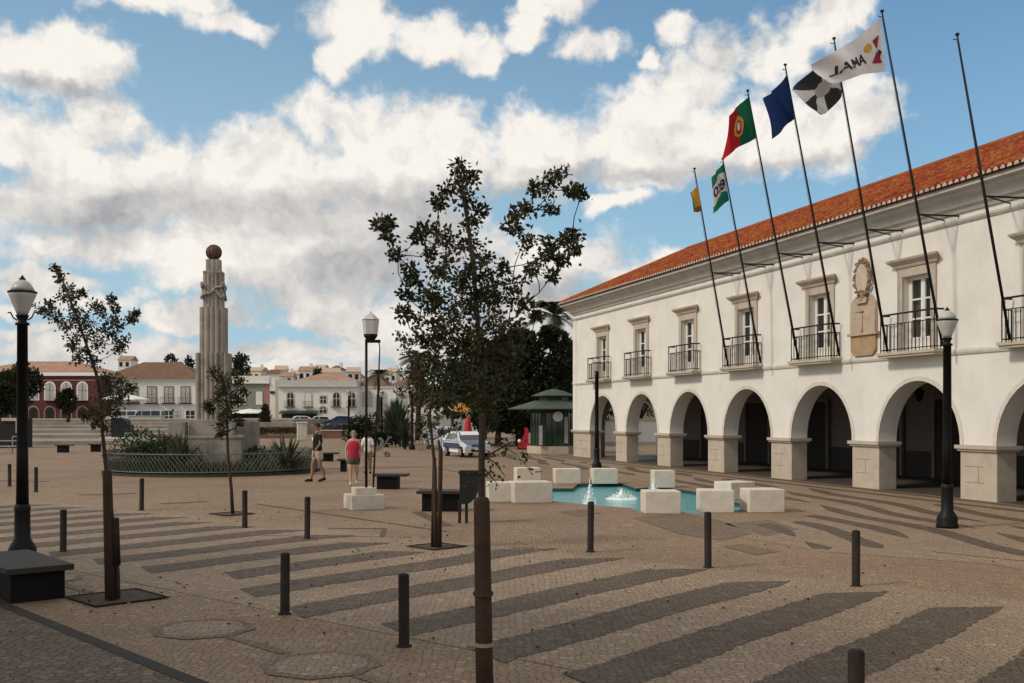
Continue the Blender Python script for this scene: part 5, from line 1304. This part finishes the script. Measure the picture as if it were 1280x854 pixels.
# red building on the left
Yr = 165; x0, x1 = fp(-45, Yr), fp(124, Yr); z0 = 1.68; za = fz(470, Yr)
t = thing('red_building', 'dark red two storey building with white arched windows at the far left', 'building', (0, Yr, 0))
b = MB(); b.box((x0, 0, 1.0), (x1, 14, za)); b.build('wall', M_rw, t)
b = MB(); b.box((x0-.25, -.35, za+.002), (x1+.25, 14.2, za+.25)); b.box((x0-.1, -.2, za+.251), (x1+.1, 14.1, fz(465.5, Yr))); b.build('cornice', M_white, t)
b = MB(); b.box((x0, -.06, za-.75), (x1, -.002, za-.6)); b.build('band', mat('pink_band', (.38, .22, .19), .9), t)
b = MB(); hiproof(b, x0, x1, .3, 13.5, fz(465, Yr), fz(449, Yr)-fz(465, Yr), .1); b.build('roof', M_roofp, t)
for px in (-2, 20, 42, 62.5, 83, 103): 
    winfar(t, fp(px, Yr), fz(500, Yr), fp(650, Yr)-fp(638.6, Yr), fz(478.5, Yr)-fz(500, Yr), M_fpale, True, M_white)
    winfar(t, fp(px, Yr), 1.70, 1.5, 1.75, M_fwin, True, mat('pink_stone', (.30, .20, .17), .9), bar=M_iron)
b = MB(); b.box((fp(56, Yr), -.7, fz(501.6, Yr)), (fp(110, Yr), -.002, fz(501, Yr))); b.build('balcony', M_iron, t)
# white house with hipped roof
Yw = 170; x0, x1 = fp(124.6, Yw), fp(249, Yw); ze = fz(474, Yw)
t = thing('white_hipped_house', 'white two storey house with a brown hipped roof left of the monument', 'building', (0, Yw, 0))
b = MB(); b.box((x0, 0, .9), (x1, 12, ze)); b.build('wall', M_whw, t)
b = MB(); b.box((x0-.2, -.3, ze-.25), (x1+.2, -.002, ze-.02)); b.box((x0, -.12, fz(506, Yw)), (x1, -.002, fz(504.6, Yw))); b.build('cornice', M_white, t)
b = MB(); hiproof(b, x0, x1, 0, 12, ze, fz(450.5, Yw)-ze, .5, 5.5); b.build('roof', M_roofb, t)
for px in (146, 167, 190, 211, 232): winfar(t, fp(px, Yw), fz(503.5, Yw), 1.25, fz(484.5, Yw)-fz(503.5, Yw), M_fpale, False, M_shut, balc=True)
for px, m in ((152, M_fwin), (176, M_fwin), (193, M_fwin), (211, M_kgreen), (222, M_fpale), (238, M_fwin)): winfar(t, fp(px, Yw), 1.02, 1.4, 1.9, m, False, M_whw)
# grey green house
Yg = 185; x0, x1 = fp(275, Yg), fp(337, Yg); ze = fz(478, Yg)
t = thing('grey_green_house', 'grey green house with two white windows just right of the monument', 'building', (0, Yg, 0))
b = MB(); b.box((x0, 0, .5), (x1, 12, ze)); b.build('wall', M_ggw, t)
b = MB(); b.box((x0, -.25, ze+.002), (x1, 12, fz(470, Yg))); b.box((x0, -.4, fz(479.6, Yg)), (x1, -.002, ze)); b.build('parapet', M_whw, t)
b = MB(); b.box((fp(330, Yg), -.02, .5), (x1, -.002, fz(481, Yg))); b.build('corner_strip', mat('pink_quoin', (.35, .20, .17), .9), t)
for px in (303, 324): winfar(t, fp(px, Yg), fz(506, Yg), 1.1, 2.3, M_white, False, M_ggw)
b = MB(); b.prism([(-2.6, 2.5), (0, 3.1), (0, 3.2), (-2.65, 2.62)], fp(290, Yg), fp(331, Yg), lambda x, y, z: (z, x, y)); b.build('awning', M_white, t)
b = MB(); b.box((fp(292, Yg), -.05, 1.0), (fp(330, Yg), -.003, 2.95)); b.build('shop_front', M_fwin, t)
# narrow white pillar house with a sign
t = thing('narrow_white_house', 'narrow white house with a dark sign between the grey green and the arched building', 'building', (0, Yg, 0))
x0, x1 = fp(337.4, Yg), fp(347.6, Yg)
b = MB(); b.box((x0, -.1, .5), (x1, 10, fz(473, Yg))); b.build('wall', M_whw, t)
b = MB(); b.box((x0+.1, -.3, fz(492, Yg)), (x0+.85, -.104, fz(489, Yg))); b.build('sign', M_fwin, t)
b = MB(); b.box((x0+1.0, -.2, .5), (x0+1.2, -.104, fz(474, Yg))); b.build('drainpipe', M_stone, t)
# white arched building
Ya = 182; x0, x1 = fp(348, Ya), fp(446, Ya); ze = fz(484, Ya)
t = thing('white_arched_building', 'long white building with arched windows, a flat cornice and a green shop awning', 'building', (0, Ya, 0))
b = MB(); b.box((x0, 0, .5), (x1, 14, ze)); b.build('wall', M_whw, t)
b = MB(); b.box((x0-.15, -.5, ze+.002), (x1+.15, 14, ze+.22)); b.box((x0, -.25, ze+.221), (x1, 14, fz(475.5, Ya))); b.build('cornice', mat('cornice_shade', (.50, .48, .44), .9), t)
b = MB(); hiproof(b, x0+2.4, x1-.5, 2, 12, fz(475.5, Ya), 1.5, .2, 4); b.build('roof', M_roofp, t)
for k, px in enumerate((363, 385.5, 404, 420.5, 440)):
    if k == 2:
        winfar(t, fp(px, Ya), fz(504, Ya), .95, 1.15, M_fwin, False, M_stone); winfar(t, fp(px, Ya), fz(500+17, Ya)+.1, 1.1, 1.1, M_fwin, True, M_stone); continue
    winfar(t, fp(px, Ya), fz(508, Ya), 1.0, fz(491, Ya)-fz(508, Ya), (M_fwin, M_whw, 0, M_fwin, M_fwin)[k], True, M_stone, balc=True)
b = MB(); b.prism([(-1.6, 2.45), (0, 2.9), (0, 3.0), (-1.62, 2.6)], fp(351, Ya), fp(398, Ya), lambda x, y, z: (z, x, y)); b.build('awning', M_kgreen, t)
b = MB(); b.box((fp(352, Ya), -.06, .65), (fp(397, Ya), -.003, 2.4)); b.build('shop_front', M_fwin, t)
# white building with brown roofs behind the palms
Yb = 186; x0, x1 = fp(446.6, Yb), fp(535, Yb); ze = fz(482.5, Yb)
t = thing('white_brown_roofed_building', 'white building with brown roofs behind the double post lamp and the palms', 'building', (0, Yb, 0))
b = MB(); b.box((x0, 0, .3), (x1, 13, ze)); b.build('wall', M_whw, t)
b = MB(); hiproof(b, x0, fp(484, Yb), 0, 12, ze, fz(462, Yb)-ze, .3, 4); b.build('roof', M_roofb, t)
b = MB(); hiproof(b, fp(486.5, Yb), x1, 0, 12, ze, fz(468, Yb)-ze, .3, 4); b.build('roof', M_roofb, t)
b = MB(); b.box((x0, -.2, ze-.3), (x1, -.003, ze-.02)); b.box((fp(493, Yb), -.15, .3), (fp(495.5, Yb), -.004, ze-.31)); b.build('cornice', M_white, t)
for px in (459, 477, 503, 518): winfar(t, fp(px, Yb), fz(508, Yb), 1.5, 2.6, M_fpale, True, M_stone)
# white gateway right of the spiky bush
Yk = 96; x0, x1 = fp(522, Yk), fp(600, Yk)
t = thing('white_garden_building', 'low white building with pale doors behind the twin stemmed tree', 'building', (0, Yk, 0))
b = MB(); b.box((x0, 0, 0), (x1, 7, fz(496, Yk))); b.build('wall', M_whw, t)
b = MB(); b.box((x0-.2, -.4, fz(496, Yk)+.002), (x1+.2, 7.2, fz(493.4, Yk))); hiproof(b, x0, x1, 0, 7, fz(493.3, Yk), .9, .2); b.build('roof', M_roofb, t)
for px, w in ((529, 1.0), (541, .9), (555, 1.2), (575, 1.2)):
    b = MB(); b.box((fp(px, Yk)-w/2, -.05, 0), (fp(px, Yk)+w/2, -.004, 2.15)); d_ = b.build('door', M_fpale, t)
    b = MB(); b.box((fp(px, Yk)-w/2-.1, -.08, 0), (fp(px, Yk)-w/2-.002, -.004, 2.25)); b.box((fp(px, Yk)+w/2+.002, -.08, 0), (fp(px, Yk)+w/2+.1, -.004, 2.25)); b.build('frame', M_shut, d_)
q = gp(540, 565); t = thing('metal_barrier', 'low grey metal barrier of thin uprights in front of the low white building', 'barrier', (q.x, q.y, 0))
b = MB(); b.box((-.75, -.02, .98), (.75, .02, 1.02)); b.box((-.75, -.02, .15), (.75, .02, .18))
for k in range(9): b.box((-.75+k*.1875-.015, -.015, 0), (-.75+k*.1875+.015, .015, .98))
b.build('grid', M_fence, t)
# hillside houses
HH = [(290,463,16,8,'w','cream hillside house peeping over the tree right of the monument'),(352,459,14,7,'w','small white hillside house high above the gap beside the arched building'),(384,460,16,8,'p','pinkish hillside house on the skyline above the second and middle arched windows'),(402,458,13,7,'w','tiny white skyline house above the middle of the arched building'),(422,459,14,7,'r','brown roofed skyline house above the fourth arched window'),(442,461,16,8,'w','white skyline house just left of the double post lamp head'),(482,465,14,8,'p','pink roofed hillside house right of the small distant palm'),(300,467,24,9,'p','large pale pink roofed hillside house right of the tree beside the monument'),(322,461,20,8,'w','pale hillside house with a flat cream gable above the narrow white house'),(343,464,18,9,'r','hillside house with a rounded brown roof above the narrow white house'),(360,467,15,7,'p','orange roofed hillside house above the left end of the arched building'),(376,465,14,7,'w','bright white hillside house above the second arched window'),(392,466,16,7,'r','brown roofed hillside house above the middle of the arched building'),(413,462,22,9,'w','white gabled hillside house above the third and fourth arched windows'),(432,465,14,8,'p','pinkish hillside house above the right end of the arched building'),(449,468,12,6,'r','dark roofed hillside house left of the double post lamp'),(492,462,12,9,'w','bright hillside house glimpsed left of the skirted palm'),(282,471,12,7,'r','small dark roofed hillside house directly right of the monument shaft'),(270,463,10,7,'w','small white hillside house behind the monument shaft'),(160,447,16,7,'p','pale hillside house above the left end of the white hipped house')]
for k, (px, yt, wp, hp, kind, lab) in enumerate(HH):
    Yh = 262+(k*37 % 60); s = F/Yh; zt = fz(yt-2, Yh); w = wp/s; hb = hp/s
    t = thing('hillside_house', lab, 'house', (fp(px, Yh), Yh, zt-hb-2.2), R((k*53 % 30)-15), 'houses on the far hillside')
    rise = 1.3; b = MB(); b.box((-w/2, -3, -6), (w/2, 3, hb+2.2-rise)); b.build('wall', M_cream if kind == 'w' else M_whw, t)
    b = MB()
    hiproof(b, -w/2, w/2, -3, 3, hb+2.201-rise, rise, .25, 1.2 if kind == 'r' else .02)
    b.build('roof', {'p': M_roofp, 'r': M_roofb, 'w': mat('sandy_roof', (.45, .34, .25), .9)}[kind], t)
    for sx in (-.28, .2):
        b = MB(); b.box((sx*w-.45, -3.05, .6), (sx*w+.45, -3.004, 1.9)); b.build('window', M_fwin, t)
    if k % 2 == 0:
        b = MB(); b.box((w*.2, -.4, hb+1.2), (w*.2+.7, .4, hb+3.0)); b.build('chimney', M_whw, t)
# distant trees
tpx('distant_tree', 300, 441, 195, 34, 'green tree right of the monument shaft above the grey green house', z0=.5, seed=21, n=2200, ls=.55)
tpx('distant_tree', 213, 444, 215, 34, 'dark tree behind the roof of the white hipped house', z0=.5, seed=22, n=1500, ls=.6)
tpx('distant_tree', 236, 447, 212, 22, 'small dark tree behind the right end of the hipped roof', z0=.5, seed=23, n=1000, ls=.6)
tpx('distant_tree', 396, 461, 255, 24, 'dark tree tops behind the middle of the arched building', z0=.5, seed=24, n=900, ls=.7)
tpx('distant_tree', 22, 452, 120, 50, 'dark tree in front of the red building, behind the left street lamp', z0=1.0, seed=25, n=3200, ls=.4, cz=.30)
tpx('distant_tree', 4, 478, 108, 40, 'dark tree at the left picture edge in front of the red building', z0=1.0, seed=26, n=2200, ls=.4, cz=.3)
tpx('distant_tree', 85, 488, 118, 24, 'small dark tree before the red facade, between lamp and young tree', z0=1.3, seed=27, n=1500, ls=.35, cz=.35)
tpx('distant_tree', 332, 506, 120, 14, 'narrow dark green shrub tree right of the white awning', z0=.2, seed=28, n=900, ls=.3, cz=.1)
# things between the square and the street
q = gp(341, 548); t = thing('hedge_planter', 'long low reddish planter with a clipped brown green hedge', 'planter', (q.x, q.y, 0), R(-3))
sc_ = F/q.y; wd = 64/sc_
b = MB(); b.bevbox((-wd/2, 0, 0), (wd/2, 1.0, .28), .02); b.build('trough', mat('brick_brown', (.17, .095, .06), .9, .2, 4), t)
b = MB(); rr = random.Random(5)
for k in range(3500): leafquad(b, Vector((rr.uniform(-wd/2, wd/2), rr.uniform(.05, .95), .28+rr.random()**.5*.72)), Vector((rr.uniform(-1, 1), rr.uniform(-1, 1), rr.uniform(-.2, 1))), .16, .09, rr)
b.build('hedge', mat('brown_green_leaf', (.075, .062, .028), .7, .2, 1.0, island=.4, col2=(.11, .06, .03)), t)
q = gp(424, 548); t = thing('hedge_planter', 'low reddish brown planter wall behind the two walkers', 'planter', (q.x, q.y, 0), R(-2))
wd = 46/(F/q.y); b = MB(); b.bevbox((-wd/2, 0, 0), (wd/2, 1.2, .7), .02); b.build('trough', mat('red_brown_wall', (.19, .10, .07), .9, .2, 2), t)
b = MB(); b.box((-wd/2-.05, -.05, .702), (wd/2+.05, 1.25, .80)); b.build('coping', M_stone, t)
b = MB()
for k in range(1400): leafquad(b, Vector((rr.uniform(-wd/2, wd/2), rr.uniform(.1, 1.1), .80+rr.random()**1.2*.5)), Vector((rr.uniform(-1, 1), rr.uniform(-1, 1), rr.uniform(0, 1))), .16, .08, rr)
b.build('hedge', mat('blue_green_leaf', (.045, .06, .055), .7, .2, 1.0, island=.4), t)
q = gp(377.5, 550); t = thing('stone_pillar', 'pale square stone pillar right of the hedge, left of the man in black', 'pillar', (q.x, q.y, 0), R(15))
b = MB(); b.bevbox((-.42, -.42, 0), (.42, .42, 1.45), .03); b.build('shaft', M_block, t); b = MB(); b.bevbox((-.48, -.48, 1.452), (.48, .48, 1.6), .03); b.build('cap', M_block, t)
q = gp(155, 553); s_ = F/q.y; t = thing('stepped_sculpture', 'dark stepped metal sculpture on a pale plinth beside the round railing', 'sculpture', (q.x, q.y, 0), R(0))
b = MB(); b.bevbox((-1.6, -.9, 0), (1.8, .9, .42), .03); b.build('plinth', M_block, t)
b = MB(); b.prism([(-.85, .422), (1.05, .422), (1.05, .98), (.62, .98), (.62, 1.42), (.36, 1.42), (.36, 1.75), (.05, 1.95), (-.85, 2.0)], -.5, .5, lambda x, y, z: (x, z, y)); b.build('figure', mat('dark_bronze', (.012, .011, .014), .45, .2, 5), t)
parasol(155, 535, .28*4, 2.9, 2.1, M_white, 'white parasol above the dark stepped sculpture', grp=None)
parasol(312, 541, 0, 3.0, 2.2, M_white, 'white parasol in front of the grey green house')
q = gp(12, 560); t = thing('market_stall', 'dark covered stall at the left picture edge with a pale corner post', 'stall', (q.x, q.y, 0), 0)
s_ = F/q.y
b = MB(); b.bevbox((-2.2, 0, .0), (.55, 2.2, 2.0), .05); b.build('body', mat('dark_tarpaulin', (.014, .013, .018), .7, .2, 3), t)
b = MB(); b.bevbox((-.5, -.12, 1.80), (.60, -.003, 2.0), .02); b.box((.46, -.12, 1.0), (.60, -.003, 1.799)); b.build('corner_frame', M_stone, t)
q = gp(18, 567); t = thing('metal_bench', 'pale metal bench with a curved back left of the street lamp', 'bench', (q.x, q.y, 0), 0)
mm = mat('pale_metal', (.30, .31, .29), .5, .1)
b = MB(); b.box((-1.4, -.02, .70), (.75, .02, .76)); b.box((-.1, -.02, .95), (.70, .02, 1.0)); b.build('back_rail', mm, t)
b = MB(); b.box((-1.4, -.5, .40), (.75, -.03, .45)); b.build('seat', mm, t)
for x in (-1.35, -.1, .68):
    b = MB(); b.tube([(x, -.02, 1.0 if x > -1 else .76), (x, -.02, 0)], .025, 5); b.tube([(x, -.45, .40), (x, -.45, 0)], .025, 5); b.build('leg', mm, t)
q = gp(173, 559); t = thing('metal_bench', 'pale metal bench with scrolled back behind the left of the round railing', 'bench', (q.x, q.y, 0), 0)
b = MB(); b.box((-.95, -.03, .55), (.95, .02, .60)); b.box((-.95, -.03, .95), (.95, .02, .99))
for k in range(9):
    x = -.85+k*.21; b.tube([(x+.09*math.cos(a), 0, .775+.16*math.sin(a)) for a in [2*math.pi*j/12 for j in range(13)]], .014, 4, False)
b.build('back', mm, t)
b = MB(); b.box((-.95, -.5, .40), (.95, -.04, .44)); b.build('seat', mm, t)
for x in (-.9, .9):
    b = MB(); b.tube([(x, -.01, .99), (x, -.01, 0)], .025, 5); b.tube([(x, -.45, .40), (x, -.45, 0)], .025, 5); b.build('leg', mm, t)
# vehicles on the far street
car('pale van parked before the white hipped house, left of the monument', fp(183, 150), 150, 1.0, R(2), 'van', mat('van_pale', (.42, .44, .43), .35), name='van')
car('white van left of the monument behind the sculpture', fp(153, 158), 158, 1.0, R(4), 'van', name='van')
car('white car parked under the green awning, left one', fp(372, 150), 150, .62, R(20))
car('white car parked under the green awning, right one behind the man', fp(397, 148), 148, .62, R(15))
car('dark blue car parked right of the white cars, behind the reddish planter', fp(424, 146), 146, .62, R(5), bodym=M_carblue)

t = thing('garden_wall', 'sunlit white wall seen through the second arch of the arcade', 'wall', (11, 86, 0))
b = MB(); b.box((-6, 0, 0), (6, .4, 1.75)); b.build('wall', M_whw, t)
b = MB(); b.box((-6.1, -.1, 1.752), (6.1, .5, 1.9)); b.build('coping', M_stone, t)
